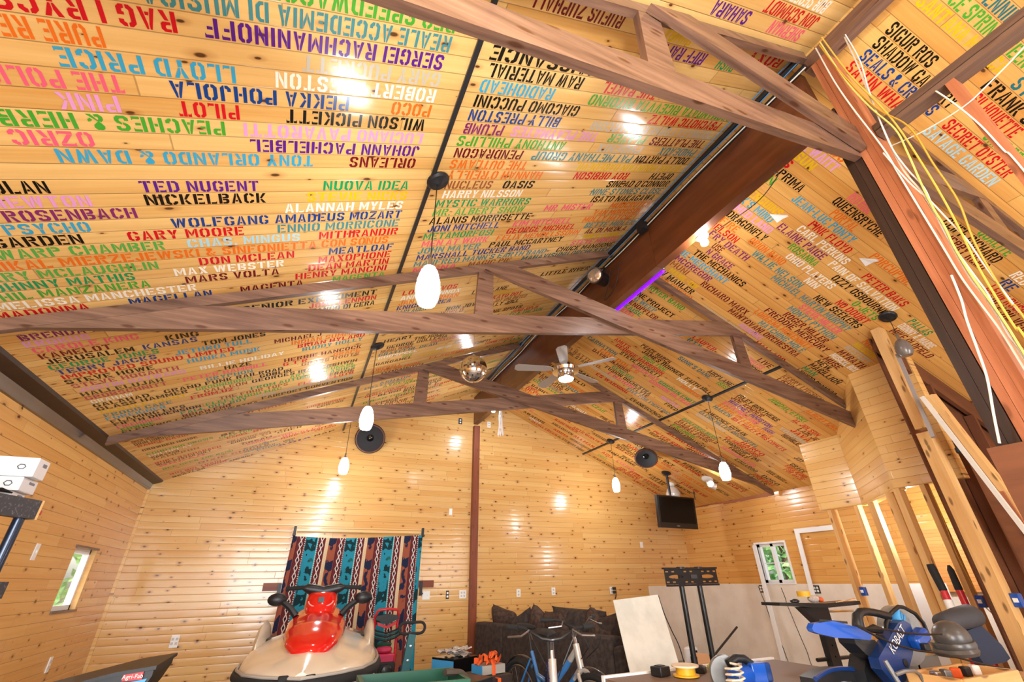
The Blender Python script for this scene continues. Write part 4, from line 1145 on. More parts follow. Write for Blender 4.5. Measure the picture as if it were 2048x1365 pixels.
# open studs of the pine partition
SP = [('first bare stud left of the open bays, under the left pine panel', (6.62, 4.20), .14, .05), ('paired bare stud at the right edge of the left pine panel', (6.62, 3.84), .10, .05),
      ('bright bare stud under the diagonal pine panel', (6.35, 3.50), .09, .07), ('pale bare stud with sappy stain under the diagonal panel', (5.80, 2.98), .09, .08),
      ('bare stud behind the red bolt cutters', (5.68, 2.84), .10, .06), ('bare stud carrying the blue box and white cable', (5.68, 2.60), .09, .045)]
for lb, (x, y), a, b in SP:
    mb = MB(); mb.board((x+a/2, y, 0), (x+a/2, y, zb), a, b, (1, 0, 0))
    tag(mb.build('wall_stud', M_stud, smooth=0), lb, 'stud', 'bare studs of the pine partition')
mb = MB(); mb.span((7.49, 3.2, 1.15), (7.53, 3.75, 1.88)); tag(mb.build('slat_panel', M_narrow, smooth=0), 'narrow-slatted wood panel seen between the bare studs', 'panel')

# ------------------------------------------------------------------ ceiling fittings
for x, ya, lb in ((.385, Y0+.02, 'left'), (5.18, 3.24, 'right')):
    mb = MB(); mb.prism([(x-.016, zc(x-.016)), (x+.016, zc(x+.016)), (x+.014, zc(x+.014)-.016), (x-.014, zc(x-.014)-.016)], 1, ya, Y1)
    tag(mb.build('cable_raceway', M_blackmet, smooth=0), 'thin black cable strip running the length of the %s ceiling slope' % lb, 'cable strip')
def pendant(loc, zt, zb_, label, shade=None):
    x, y = loc; z = zc(x)
    t = thing('pendant_lamp', (x, y, z), label, 'lamp', 'glass pendant lamps')
    s = 1 if x > RX else -1; ax = Vector((.397*s, 0, .918))
    mb = MB(); mb.lathe([(.075, -.001), (.078, -.012), (.066, -.028), (.03, -.036), (.012, -.05)], (0, 0, 0), ax, 20); mb.build('ceiling_cup', M_black, t, True)
    h = zt-z
    mb = MB(); mb.tube([(0, 0, -.04), (0, 0, h+.05)], .0035, 6); mb.build('cord', M_cable_k, t, True)
    mb = MB(); mb.lathe([(.006, .07), (.012, .055), (.016, .0), (.035, -.012)], (0, 0, h), (0, 0, 1), 14); mb.build('socket', M_steel, t, True)
    H = zt-zb_
    mb = MB(); mb.lathe([(.030, 0), (.048, -.12*H), (.064, -.38*H), (.070, -.62*H), (.062, -.85*H), (.048, -1.0*H), (.02, -1.0*H)], (0, 0, h-.008), (0, 0, 1), 24)
    mb.build('glass_shade', shade or M_shade, t, True)
    return t
pendant((.425, 2.10), 2.985, 2.735, 'lit white glass pendant hanging nearest, in front of the middle truss')
pendant((.430, 4.65), 2.985, 2.75, 'lit white glass pendant hanging in front of the round speaker')
pendant((.430, 7.05), 3.0, 2.77, 'lit white glass pendant nearest the far wall, above the striped blanket')
pendant((5.165, 4.50), 2.75, 2.515, 'lit white glass pendant hanging low in front of the farthest truss on the right slope')
pendant((5.165, 6.96), 3.0, 2.76, 'lit white glass pendant near the far wall by the television')
pendant((5.15, 2.02), 3.42, 3.25, 'unlit smoky pendant on a black cup beside the wide bare end stud', mat('unlit_smoky_shade', srgb(120, 112, 106), .25, .2))
def ring_speaker(c, ax, r, label):
    t = thing('round_speaker', c, label, 'speaker', 'round speakers')
    mb = MB(); mb.lathe([(.001, -.10), (r*.5, -.10), (r*.7, -.04), (r*1.0, -.008), (r*1.02, .004), (r*.96, .014), (r*.90, .008)], (0, 0, 0), ax, 40, cap=False); mb.build('basket', M_blackmet, t, True)
    mb = MB(); mb.lathe([(r*.99, .010), (r*.96, .024), (r*.90, .025), (r*.87, .012)], (0, 0, 0), ax, 40, cap=False); mb.build('rim', M_brownrim, t, True)
    mb = MB(); mb.lathe([(r*.90, .012), (r*.86, .018), (r*.80, .006), (r*.5, -.035), (r*.24, -.06), (.001, -.06)], (0, 0, 0), ax, 40, cap=False); mb.build('cone', M_cone, t, True)
    mb = MB(); mb.lathe([(r*.25, -.058), (r*.22, -.04), (r*.12, -.028), (.001, -.024)], (0, 0, 0), ax, 24, cap=False); mb.build('dust_cap', M_blackgloss, t, True)
    return t
ring_speaker((.825, 7.80, 3.525), (-.10, -1, -.42), .245, 'round black speaker with brown rim high on the far wall left of the ridge post')
sp_ = ring_speaker((5.596, 6.54, 3.299), (-.48, -.50, -.72), .205, 'round black speaker with brown rim on the right ceiling slope above the television')
mb = MB(); mb.tube([(.03, .03, .06), (.05, .05, zc(5.646)-3.299)], .05, 10); mb.build('mount_block', M_blackmet, sp_, True)
# mirror ball
t = thing('mirror_ball', (1.42, 4.2, 3.39), 'shiny silver mirror ball hanging on a fine wire in front of the far truss', 'mirror ball')
mb = MB(); mb.tube([(0, 0, .15), (0, 0, zc(1.42)-3.39)], .002, 6); mb.build('wire', M_steel, t, True)
mb = MB(); mb.ball((0, 0, 0), .150, 40); mb.build('tiled_shell', M_chrome, t, True, smooth=3)
mb = MB(); mb.lathe([(.02, .145), (.024, .165), (.008, .18)], (0, 0, 0), n=14); mb.build('hanger_cap', M_steel, t, True)
# ceiling fan
t = thing('ceiling_fan', (2.785, 4.53, 4.05), 'chrome ceiling fan with round white light under the ridge beam', 'fan')
mb = MB(); mb.lathe([(.07, 0), (.07, -.03), (.045, -.075), (.02, -.09)], (0, 0, 0)); mb.build('canopy', M_chrome, t, True)
mb = MB(); mb.tube([(0, 0, -.08), (0, 0, -.22)], .014); mb.build('downrod', M_chrome, t, True)
mb = MB(); mb.lathe([(.03, -.20), (.06, -.22), (.17, -.26), (.185, -.30), (.17, -.335), (.11, -.345)], (0, 0, 0), n=36); mb.build('motor_housing', M_chrome, t, True)
mb = MB(); mb.lathe([(.105, -.345), (.11, -.40), (.10, -.425)], (0, 0, 0), n=32); mb.build('light_collar', M_chrome, t, True)
mb = MB(); mb.lathe([(.098, -.424), (.09, -.44), (.05, -.452), (.001, -.455)], (0, 0, 0), n=32); mb.build('light_lens', M_fanlight, t, True)
for k in range(5):
    a = R_(72*k+20); mb = MB()
    Mx = Matrix.Rotation(a, 3, 'Z') @ Matrix.Rotation(R_(11), 3, 'X')
    pts = [(.17, -.03), (.26, -.055), (.62, -.068), (.66, -.04), (.66, .04), (.62, .068), (.26, .055), (.17, .03)]
    top = [Mx @ Vector((p[0], p[1], .004))+Vector((0, 0, -.29)) for p in pts]; bot = [Mx @ Vector((p[0], p[1], -.004))+Vector((0, 0, -.29)) for p in pts]
    mb.face(top); mb.face(bot[::-1])
    for i in range(8): mb.face([top[i], bot[i], bot[(i+1) % 8], top[(i+1) % 8]])
    mb.build('blade', mat('silver_blade', srgb(176, 170, 164), .35, .3), t, True, smooth=0)
# theatre spotlight
t = thing('stage_spotlight', (2.60, 3.36, 4.38), 'black stage spotlight clamped to the ridge beam', 'spotlight')
ax = Vector((-.86, -.42, -.22)).normalized()
mb = MB(); mb.lathe([(.055, -.17), (.075, -.15), (.085, .08), (.088, .085)], (0, 0, 0), ax, 28); mb.build('housing', M_blackmet, t, True)
mb = MB(); mb.lathe([(.086, .07), (.094, .075), (.094, .10), (.084, .10)], (0, 0, 0), ax, 28, cap=False); mb.build('front_ring', M_steel, t, True)
mb = MB(); mb.lathe([(.084, .09), (.06, .105), (.001, .112)], (0, 0, 0), ax, 28, cap=False); mb.build('lens', mat('spot_lens', srgb(214, 200, 184), .08, .8), t, True)
sd = ax.cross(Vector((0, 0, 1))).normalized()
mb = MB(); mb.tube([sd*.095, sd*.1+Vector((.02, .02, .1)), Vector((.05, .03, .15)), -sd*.1+Vector((.02, .02, .1)), -sd*.095], .010, 6)
mb.tube([(.05, .03, .15), (.12, .05, .15)], .012, 6); mb.build('yoke', M_black, t, True)
# bare bulb fitting, violet tube, cool bulb, streamer
t = thing('bulb_fitting', (2.855, 2.13, 4.06), 'lit bare bulb in a round white holder on the right side of the ridge beam', 'lamp')
mb = MB(); mb.lathe([(.055, .02), (.06, 0), (.045, -.02), (.025, -.03)], (0, 0, 0), (-.3, 0, 1)); mb.build('holder', M_plate, t, True)
mb = MB(); mb.ball((.01, 0, -.06), .034, 16); mb.build('bulb', M_bulb, t, True)
t = thing('violet_lamp', (2.895, 3.12, 4.13), 'black fitting with glowing violet tube along the ridge beam', 'lamp')
mb = MB(); mb.box((0, 0, .03), (.075, .86, .04)); mb.build('housing', M_blackmet, t, True, smooth=0)
mb = MB(); mb.tube([(.030, -.40, -.012), (.030, .40, -.012)], .022, 10); mb.build('tube_lamp', M_uv, t, True)
mb = MB(); mb.ball((.01, -.425, 0), (.025, .02, .025), 10); mb.build('end_socket', M_steel, t, True)
t = thing('cool_spot_bulb', (2.72, 6.9, 3.97), 'bright bluish bulb by the far end of the ridge beam', 'lamp')
mb = MB(); mb.lathe([(.03, .085), (.035, .04), (.02, .03)], (0, 0, 0)); mb.build('socket', M_plate, t, True)
mb = MB(); mb.ball((0, 0, 0), .036, 16); mb.build('bulb', M_bluebulb, t, True)
t = thing('streamer', (2.80, 6.75, 4.03), 'white ribbon streamer dangling below the ridge beam beside the bluish bulb', 'streamer')
for k in range(9):
    mb = MB(); a = k*.7; r = .018+.012*random.random()
    mb.tube([(r*.4*math.cos(a), r*.4*math.sin(a), 0), (r*math.cos(a), r*math.sin(a), -.2), (r*1.1*math.cos(a+.5), r*math.sin(a+.4), -.40), (r*2*math.cos(a), r*2*math.sin(a), -.52-.03*random.random())], .006, 5)
    mb.build('ribbon', M_feather, t, True)
# conduits and loose cables along the left side of the ridge beam
def cable(name, pts, r, m, label, group=None):
    def cr(P, n=6):
        P = [Vector(p) for p in P]; out = []
        for i in range(len(P)-1):
            a, b, c, d = P[max(i-1, 0)], P[i], P[i+1], P[min(i+2, len(P)-1)]
            for k in range(n):
                t_ = k/n; out.append(.5*((2*b)+(c-a)*t_+(2*a-5*b+4*c-d)*t_*t_+(3*b-a-3*c+d)*t_**3))
        return out+[P[-1]]
    mb = MB(); mb.tube(cr(pts), r, 7, sy=.75); return tag(mb.build(name, m), label, 'cable', group)
rn = random.Random(3)
for nm, x, z, r, m_, lb in (('conduit', 2.66, 4.60, .026, M_cable_k, 'thick black conduit in the corner left of the ridge beam'), ('conduit', 2.715, 4.56, .020, M_blackmet, 'black conduit against the ridge beam face'),
        ('loose_cable', 2.645, 4.56, .005, M_cable_b, 'blue cable lying along the ridge beam'), ('loose_cable', 2.69, 4.53, .006, M_cable_w, 'thin pale cable lying along the ridge beam'),
        ('loose_cable', 2.61, 4.60, .005, M_cable_b, 'second blue cable next to the ceiling boards by the ridge beam')):
    pts = [(x+rn.uniform(-.012, .012)*(r < .02), Y0*.0+.85+.55*k, z+rn.uniform(-.012, .012)*(r < .02)) for k in range(13)]
    cable(nm, pts, r, m_, lb)
mb = MB(); mb.box((2.66, 2.62, 4.52), (.07, .10, .10)); tag(mb.build('junction_box', M_black, smooth=0, bevel=.006), 'small black box on the conduit beside the stage spotlight', 'electrical box')
cable('loose_cable', [(2.80, 1.35, 4.04), (2.80, 1.34, 3.99), (2.87, 1.6, 3.98), (2.86, 2.0, 4.02)], .004, M_cable_k, 'thin black wire drooping under the ridge beam to the bare bulb')
cable('loose_cable', [(2.66, 3.2, 4.40), (2.70, 3.35, 4.25), (2.715, 3.45, 4.15), (2.72, 3.25, 4.2), (2.72, 3.1, 4.45)], .004, M_cable_k, 'thin wire looping behind the stage spotlight')
W1 = [(2.66, .74, 4.55), (2.66, .745, 4.19), (2.66, .735, 3.9), (2.66, .71, 3.5), (2.66, .71, 3.3), (2.66, .71, 3.11), (2.66, .71, 2.92), (2.66, .71, 2.76), (2.66, .71, 2.59), (2.66, .70, 2.43), (2.66, .69, 2.28), (2.66, .69, 2.08), (2.66, .69, 1.2)]
W2 = [(2.66, .59, 4.42), (2.66, .61, 4.15), (2.66, .64, 3.88), (2.66, .675, 3.5), (2.66, .685, 3.29), (2.66, .67, 3.12), (2.66, .67, 2.96), (2.66, .68, 2.78), (2.66, .685, 2.57), (2.66, .675, 2.45), (2.66, .675, 2.27), (2.66, .675, 2.09), (2.66, .68, 1.2)]
W3 = [(2.652, .735, 2.62), (2.655, .75, 2.49), (2.655, .77, 2.39), (2.655, .79, 2.24), (2.655, .81, 2.11), (2.655, .85, 1.96), (2.655, .88, 1.84)]
Y1c = [(2.64, .70, 4.54), (2.64, .69, 4.1), (2.64, .66, 3.79), (2.64, .62, 3.54), (2.64, .63, 3.35), (2.64, .65, 3.13), (2.64, .66, 2.97), (2.64, .66, 2.87), (2.64, .67, 2.73), (2.64, .67, 2.55), (2.64, .66, 2.34), (2.64, .66, 2.08), (2.64, .66, 1.2)]
Y2c = [(2.64, .68, 4.56), (2.64, .66, 4.11), (2.64, .62, 3.75), (2.64, .605, 3.52), (2.64, .605, 3.2), (2.64, .61, 2.99), (2.64, .62, 2.81), (2.64, .635, 2.61), (2.64, .64, 2.43), (2.64, .64, 2.27), (2.64, .63, 2.18), (2.64, .63, 1.2)]
Y3c = [(2.64, .71, 4.52), (2.64, .69, 4.18), (2.64, .64, 3.76), (2.64, .57, 3.5), (2.64, .57, 3.2), (2.64, .57, 2.95), (2.64, .60, 2.73), (2.64, .61, 2.54), (2.64, .61, 2.38), (2.64, .60, 2.25), (2.64, .60, 1.2)]
cable('hanging_cable', W1, .006, M_cable_w, 'white flat cable stapled along the edge of the tall post', 'cables hanging down the tall post')
cable('hanging_cable', W2, .006, M_cable_w, 'white flat cable hanging just beside the stapled one', 'cables hanging down the tall post')
cable('hanging_cable', [(p[0]-.012, p[1]-.012-.01*math.sin(k*1.7), p[2]) for k, p in enumerate(W2)], .005, mat('grey_white_cable', srgb(206, 202, 196), .5), 'greyish white cable twisting around the white ones on the post', 'cables hanging down the tall post')
cable('hanging_cable', W3, .006, M_cable_w, 'white cable crossing the post plies down to the nailed board', 'cables hanging down the tall post')
cable('hanging_cable', Y1c, .006, mat('lime_yellow_cable', srgb(208, 190, 96), .5), 'pale yellow cable swinging nearest to the white bundle', 'cables hanging down the tall post')
cable('hanging_cable', Y2c, .006, M_cable_y, 'deep yellow cable in the middle of the hanging bundle', 'cables hanging down the tall post')
cable('hanging_cable', Y3c, .006, mat('amber_cable', srgb(190, 142, 48), .5), 'amber cable hanging farthest from the tall post', 'cables hanging down the tall post')
cable('hanging_cable', [(2.66, .72, 3.47), (2.655, .69, 3.2), (2.65, .66, 3.05), (2.65, .64, 2.9), (2.645, .62, 2.75), (2.64, .615, 2.6), (2.64, .60, 2.3), (2.64, .56, 2.1), (2.64, .55, 1.2)], .005, M_cable_w, 'thin white cable crossing over the yellow ones', 'cables hanging down the tall post')
cable('taut_string', [(2.69, .68, 3.50), (2.70, .54, 3.46), (2.70, .37, 3.44), (2.70, .25, 3.47), (2.70, .11, 3.52), (2.70, -.1, 3.62)], .004, M_cable_w, 'thin white line stretched from the post toward the top right ceiling')
cable('hanging_cable', [(2.71, .42, 3.64), (2.70, .395, 3.5), (2.70, .37, 3.3), (2.70, .36, 3.1), (2.70, .35, 2.9), (2.70, .35, 1.5)], .005, M_cable_w, 'white cable hanging from the bare top plate next to its stud')
# television on its ceiling pole
t = thing('television', (6.37, 6.93, zc(6.37)), 'black flat television hung from the right ceiling slope', 'television')
zt = zc(6.37)
mb = MB(); mb.lathe([(.09, 0), (.09, -.02), (.03, -.06)], (0, 0, 0), (.3, 0, 1)); mb.build('ceiling_plate', M_blackmet, t, True)
mb = MB(); mb.tube([(0, 0, -.03), (0, -.0, -.62)], .024, 12); mb.tube([(0, 0, -.55), (0, -.06, -.62)], .04, 10); mb.build('pole', M_blackmet, t, True)
TM = Matrix.Rotation(R_(6), 3, 'Z') @ Matrix.Rotation(R_(4), 3, 'X')
def tvp(x, y, z): return TM @ Vector((x, y, z))+Vector((-.0, -.09, 2.43-zt))
mb = MB(); mb.box(tvp(0, 0, 0), (1.0, .06, .56), 0, TM); mb.build('cabinet', mat('tv_cabinet', srgb(20, 20, 22), .35), t, True, smooth=0, bevel=.008)
mb = MB(); mb.box(tvp(0, -.032, .03), (.90, .004, .44), 0, TM); mb.build('screen', M_screen, t, True, smooth=0)
mb = MB(); mb.box(tvp(-.03, -.033, -.24), (.07, .004, .012), 0, TM); mb.build('logo_badge', M_steel, t, True, smooth=0)
# flood lights on the right slope
def flood(x, y, label, lit):
    z = zc(x); t = thing('flood_light', (x, y, z), label, 'lamp')
    mb = MB(); mb.lathe([(.10, 0), (.10, -.025), (.05, -.04)], (0, 0, 0), (.397, 0, .918)); mb.build('base_plate', M_plate, t, True)
    for k, (a, b) in enumerate((((-.09, -.10, -.10), (-.35, -.8, -.45)), ((.11, .02, -.12), (.8, -.45, -.3)))):
        ax = Vector(b).normalized(); c = Vector(a)
        mb = MB(); mb.tube([(0, 0, -.03), c-ax*.05], .014); mb.lathe([(.028, -.07), (.04, -.04), (.062, .05), (.064, .06), (.055, .06)], c, ax, 20); mb.build('lamp_head', mat('pale_lamp_head', srgb(214, 206, 196), .35, .2), t, True)
        mb = MB(); mb.lathe([(.056, .055), (.03, .066), (.001, .07)], c, ax, 18, cap=False); mb.build('lens', M_bulb if (k == 0 and lit) else M_plate, t, True)
flood(6.81, 6.36, 'white twin flood light, one head lit, on the right ceiling slope', True)
t = thing('work_light', (6.70, 7.2, zc(6.70)), 'clear glass globe lamp behind the television pole', 'lamp')
mb = MB(); mb.lathe([(.06, 0), (.06, -.03), (.03, -.05)], (0, 0, 0), (.397, 0, .918)); mb.build('base_plate', M_plate, t, True)
mb = MB(); mb.lathe([(.03, -.04), (.10, -.10), (.14, -.19), (.12, -.27), (.10, -.29)], (0, 0, 0), n=24, cap=False); mb.build('glass_globe', mat('smoky_glass', srgb(226, 220, 214), .08, .3), t, True, solid=.004)
t = thing('small_antenna', (7.05, 7.0, zc(7.05)), 'small black rod fixed to the ceiling beside the flood light', 'rod')
mb = MB(); mb.tube([(0, 0, 0), (0, 0, -.17)], .008, 6); mb.tube([(0, 0, -.02), (0, 0, -.06)], .018, 8); mb.build('rod', M_black, t, True)
# ------------------------------------------------------------------ outlets, switches and small wall fittings
def plate(loc, axis, w_, h_, label, kind, dark=False, group=None):
    t = thing('switch_plate' if kind == 'switch' else 'outlet_plate', loc, label, 'light switch' if kind == 'switch' else 'outlet', group)
    def P(u, v, d):  # u along wall, v up, d out of wall
        return {'b': (u, -d, v), 'l': (d, u, v), 'r': (-d, u, v)}[axis]
    def bx(mb, u0, u1, v0, v1, d0, d1, m=0): mb.span(P(u0, v0, d0), P(u1, v1, d1), m)
    mb = MB(); bx(mb, -w_/2, w_/2, -h_/2, h_/2, 0, .008); mb.build('cover', M_black if dark else M_plate, t, True, smooth=0, bevel=.002)
    n = max(1, round(w_/.06))
    for k in range(n):
        u = (k-(n-1)/2)*.046
        if kind == 'switch':
            mb = MB(); bx(mb, u-.006, u+.006, -.012, .012, .008, .016); mb.build('toggle', M_white, t, True, smooth=0)
        else:
            for v in (.024, -.024):
                mb = MB(); bx(mb, u-.014, u+.014, v-.014, v+.014, .008, .010); mb.build('socket', M_plate if dark else mat('socket_grey', srgb(196, 194, 190), .5), t, True, smooth=0)
for x, z, w_, h_, lb, kd, dk in (
    (-.17, 1.15, .075, .118, 'single white switch left of the striped blanket', 'switch', False), (2.02, 1.17, .12, .118, 'wide white switch plate right of the striped blanket', 'switch', False),
    (2.63, 1.17, .12, .118, 'white outlet plate touching the left side of the ridge post', 'outlet', False), (2.37, 1.17, .05, .118, 'narrow dark outlet between the blanket and the ridge post', 'outlet', True),
    (3.63, 1.165, .075, .118, 'white outlet on the far wall above the left pillows', 'outlet', False), (4.31, 1.175, .075, .118, 'white outlet on the far wall above the middle of the sofa', 'outlet', False),
    (5.54, 1.165, .075, .118, 'white outlet with two black plugs near the grey wallboard sheet', 'outlet', False), (6.38, 1.95, .07, .11, 'small white plate on the far wall below the television', 'switch', False),
    (2.36, 2.43, .055, .105, 'small white plate high on the far wall left of the ridge post', 'switch', False), (-1.21, .74, .09, .14, 'white outlet low on the far wall above the black spreader bin', 'outlet', False),
    (2.47, 4.08, .07, .118, 'black outlet high on the far wall left of the ridge beam', 'outlet', True), (3.06, 4.08, .07, .118, 'pale outlet high on the far wall right of the ridge beam', 'outlet', False)):
    plate((x, Y1, z), 'b', w_, h_, lb, kd, dk)
for k, v in enumerate((.03, -.03)):
    mb = MB(); mb.box((5.575, 7.955, 1.165+v), (.05, .05, .045)); mb.tube([(5.59, 7.94, 1.165+v), (5.60, 7.93, 1.11+v), (5.58, 7.97, 1.02)], .005, 6)
    tag(mb.build('plug_adapter', M_black, smooth=0), ('upper' if k == 0 else 'lower')+' black plug in the outlet near the grey wallboard sheet', 'plug')
plate((XL, 5.53, 1.64), 'l', .07, .13, 'white plate on the left wall between the shelf post and the window', 'switch')
plate((XL, 6.84, .69), 'l', .07, .13, 'white plate low on the left wall below the window', 'outlet')
for y, z, lb in ((6.35, 1.16, 'black three-gang box set in the bare wallboard left of the leaning trim'), (5.40, 1.16, 'black-edged box set in the bare wallboard behind the white door trim')):
    mb = MB(); mb.span((XR-.006, y-.075, z-.055), (XR, y+.075, z+.055), 0)
    for k in range(3):
        for v in (-.022, .022): mb.span((XR-.009, y-.055+k*.045, z+v-.016), (XR-.006, y-.025+k*.045, z+v+.016), 1)
    tag(mb.build('wall_box', [M_black, M_plate], smooth=0), lb, 'electrical box')
for x, y, z, lb in ((6.60, 4.12, 1.17, 'blue electrical box nailed to the first bare stud'), (5.66, 2.55, 1.13, 'blue electrical box on the stud with the white cable'), (5.265, 2.142, 1.16, 'blue electrical box on the wide end stud')):
    t = thing('electrical_box', (x, y, z), lb, 'electrical box', 'blue electrical boxes')
    mb = MB(); mb.box((0, -.03, 0), (.06, .055, .095)); mb.build('box_shell', M_blue, t, True, smooth=0, bevel=.004)
    mb = MB(); mb.box((-.034, -.03, 0), (.01, .03, .03)); mb.build('clamp', M_plate, t, True, smooth=0)
cable('loose_cable', [(5.66, 2.51, 1.08), (5.64, 2.45, 1.0), (5.5, 2.36, .96), (5.36, 2.26, .97), (5.3, 2.16, 1.02)], .006, M_cable_w, 'white cable drooping from the blue box to the end stud')
cable('loose_cable', [(5.70, 2.55, 2.12), (5.69, 2.55, 1.8), (5.66, 2.55, 1.5), (5.66, 2.53, 1.2)], .005, M_cable_y, 'tan cable running down the bare stud into the blue box')

for x, y, a, lb in ((3.617, 1.859, .3, 'small white paper dart on the right ceiling slope, the one nearer the ridge beam'), (4.479, 1.706, -.2, 'small white paper dart on the right ceiling slope, the one nearer the tall post')):
    def sl(u, v, d=.004): return (x+u*.918, y+v, zc(x+u*.918)-d)
    mb = MB(); mb.face([sl(-.07, .03), sl(.05, .055), sl(.055, -.06)]); mb.face([sl(-.07, .03), sl(.055, -.06, .02), sl(.05, .0, .004)])
    tag(mb.build('paper_dart', M_kraft, smooth=0, solid=.001), lb, 'paper dart')

# ------------------------------------------------------------------ striped blanket over the far door
def blanket_mat():
    m = mat('striped_blanket', (.5, .1, .1, 1), .9, sheen=.2); g = NG(m); U = g.uv()
    N = 3.45
    a = g.m('FRACT', g.m('ADD', g.m('MULTIPLY', U[0], N), .86)); v = g.m('MULTIPLY', U[1], 1.0)
    cr = g.n('ShaderNodeValToRGB'); cr.color_ramp.interpolation = 'CONSTANT'; g.put(cr.inputs[0], a)
    st = [(0, (112, 40, 46)), (.06, (104, 34, 40)), (.17, (120, 48, 50)), (.19, (40, 152, 178)), (.47, (96, 206, 210)), (.50, (108, 36, 42)), (.68, (232, 206, 160)), (.77, (170, 92, 66)), (.97, (92, 38, 44))]
    el = cr.color_ramp.elements; el[0].position = 0; el[0].color = srgb(*st[0][1]); el[1].position = st[1][0]; el[1].color = srgb(*st[1][1])
    for p_, c in st[2:]: e = el.new(p_); e.color = srgb(*c)
    col = cr.outputs[0]
    def band(lo, hi): return g.m('MULTIPLY', g.m('GREATER_THAN', a, lo), g.m('LESS_THAN', a, hi))
    # teal band: dark tree and animal shapes
    def figures(col, lo, hi, dark, mid, sc, sd):
        n = g.noise(g.xyz(g.m('MULTIPLY', a, 5.), g.m('MULTIPLY', v, sc), sd), 1., 2.5, .5)
        saw = g.m('ABSOLUTE', g.m('SUBTRACT', g.m('FRACT', g.m('MULTIPLY', v, sc*.42)), .5))
        n2 = g.m('ADD', n, g.m('MULTIPLY', saw, .35))
        col = g.mix(g.m('MULTIPLY', band(lo, hi), g.m('GREATER_THAN', n, .55)), col, mid)
        return g.mix(g.m('MULTIPLY', band(lo, hi), g.m('GREATER_THAN', n2, .62)), col, dark)
    col = figures(col, .20, .465, srgb(12, 54, 60), srgb(34, 112, 116), 13., 2.)
    col = figures(col, .775, .965, srgb(30, 38, 72), srgb(150, 78, 58), 12., 7.)
    for lo, hi in ((.02, .15), (.53, .66)):
        s_ = g.m('ABSOLUTE', g.m('MULTIPLY', g.m('SUBTRACT', a, (lo+hi)/2), 2/(hi-lo)))
        tr = g.m('ABSOLUTE', g.m('MULTIPLY', g.m('SUBTRACT', g.m('FRACT', g.m('MULTIPLY', v, 17.)), .5), 2.))
        d = g.m('ABSOLUTE', g.m('SUBTRACT', s_, g.m('MULTIPLY', tr, .62)))
        col = g.mix(g.m('MULTIPLY', band(lo, hi), g.m('LESS_THAN', d, .17)), col, srgb(236, 226, 214))
        core = g.m('LESS_THAN', g.m('ADD', s_, g.m('SUBTRACT', 1., tr)), .42)
        col = g.mix(g.m('MULTIPLY', band(lo, hi), core), col, srgb(40, 26, 44))
    for lo in (.165, .485, .69):
        dot = g.m('GREATER_THAN', g.m('FRACT', g.m('MULTIPLY', v, 62.)), .5)
        col = g.mix(g.m('MULTIPLY', band(lo, lo+.022), dot), col, srgb(236, 214, 200))
    g.put(g.p.inputs['Base Color'], col)
    tl = g.n('ShaderNodeBsdfTranslucent'); g.put(tl.inputs[0], col)
    mx = g.n('ShaderNodeMixShader'); mx.inputs[0].default_value = .25
    out = g.t.nodes['Material Output']; g.put(mx.inputs[1], g.p.outputs[0]); g.put(mx.inputs[2], tl.outputs[0]); g.put(out.inputs[0], mx.outputs[0])
    return m
def bl(u, v):
    x0 = -.07-.035*(1-v)**.8; x1 = 1.88+.0*(1-v)-.02*math.sin(3*v)
    x = x0+(x1-x0)*u; sag = -.035*math.sin(math.pi*u)-.02*math.sin(2*math.pi*u)*.3
    z = .20+(1.99-.20)*v+sag*(v > .5)*v+.05*u*v
    y = 7.90-.05*(1-v)+.018*math.sin(u*19+v*2)*(1-.5*v)+.03*max(0, (u-.9))*5*(1-v)
    return (x, y, z)
mb = MB(); mb.grid(bl, 70, 50)
tag(mb.build('blanket', blanket_mat(), smooth=80, solid=.006), 'teal, maroon and cream striped blanket hung over the far doorway', 'blanket')
mb = MB()
mb.span((-.10, 7.965, 2.06), (1.90, 8.0, 2.13)); mb.span((-.10, 7.965, 0), (-.03, 8.0, 2.06)); mb.span((1.83, 7.965, 0), (1.90, 8.0, 2.06))
structure(mb.build('door_frame_trim', M_part, smooth=0)); bpy.data.objects['door_frame_trim'].name = 'trim_7'
for x, z, lb in ((-.06, 2.06, 'black hook holding the left top corner of the blanket'), (1.88, 2.08, 'black hook holding the right top corner of the blanket')):
    mb = MB(); mb.box((x, 7.94, z), (.035, .05, .14)); mb.box((x, 7.90, z-.05), (.045, .05, .03)); tag(mb.build('wall_hook', M_black, smooth=0, bevel=.004), lb, 'hook')
for xa, xb, xk, lb in ((-.33, -.10, -.115, 'left'), (1.84, 2.12, 1.915, 'right')):
    mb = MB(); mb.board((xa, 7.965, 1.33), (xb, 7.965, 1.33), .10, .04, (0, 0, 1)); tag(mb.build('bar_board', M_post, smooth=0), 'end of the brown door bar showing at the %s side of the blanket' % lb, 'board')
    mb = MB(); mb.box((xk, 7.935, 1.27), (.045, .02, .20)); mb.box((xk, 7.90, 1.20), (.045, .07, .02)); tag(mb.build('bar_bracket', M_black, smooth=0), 'black bracket at the %s end of the door bar' % lb, 'bracket')

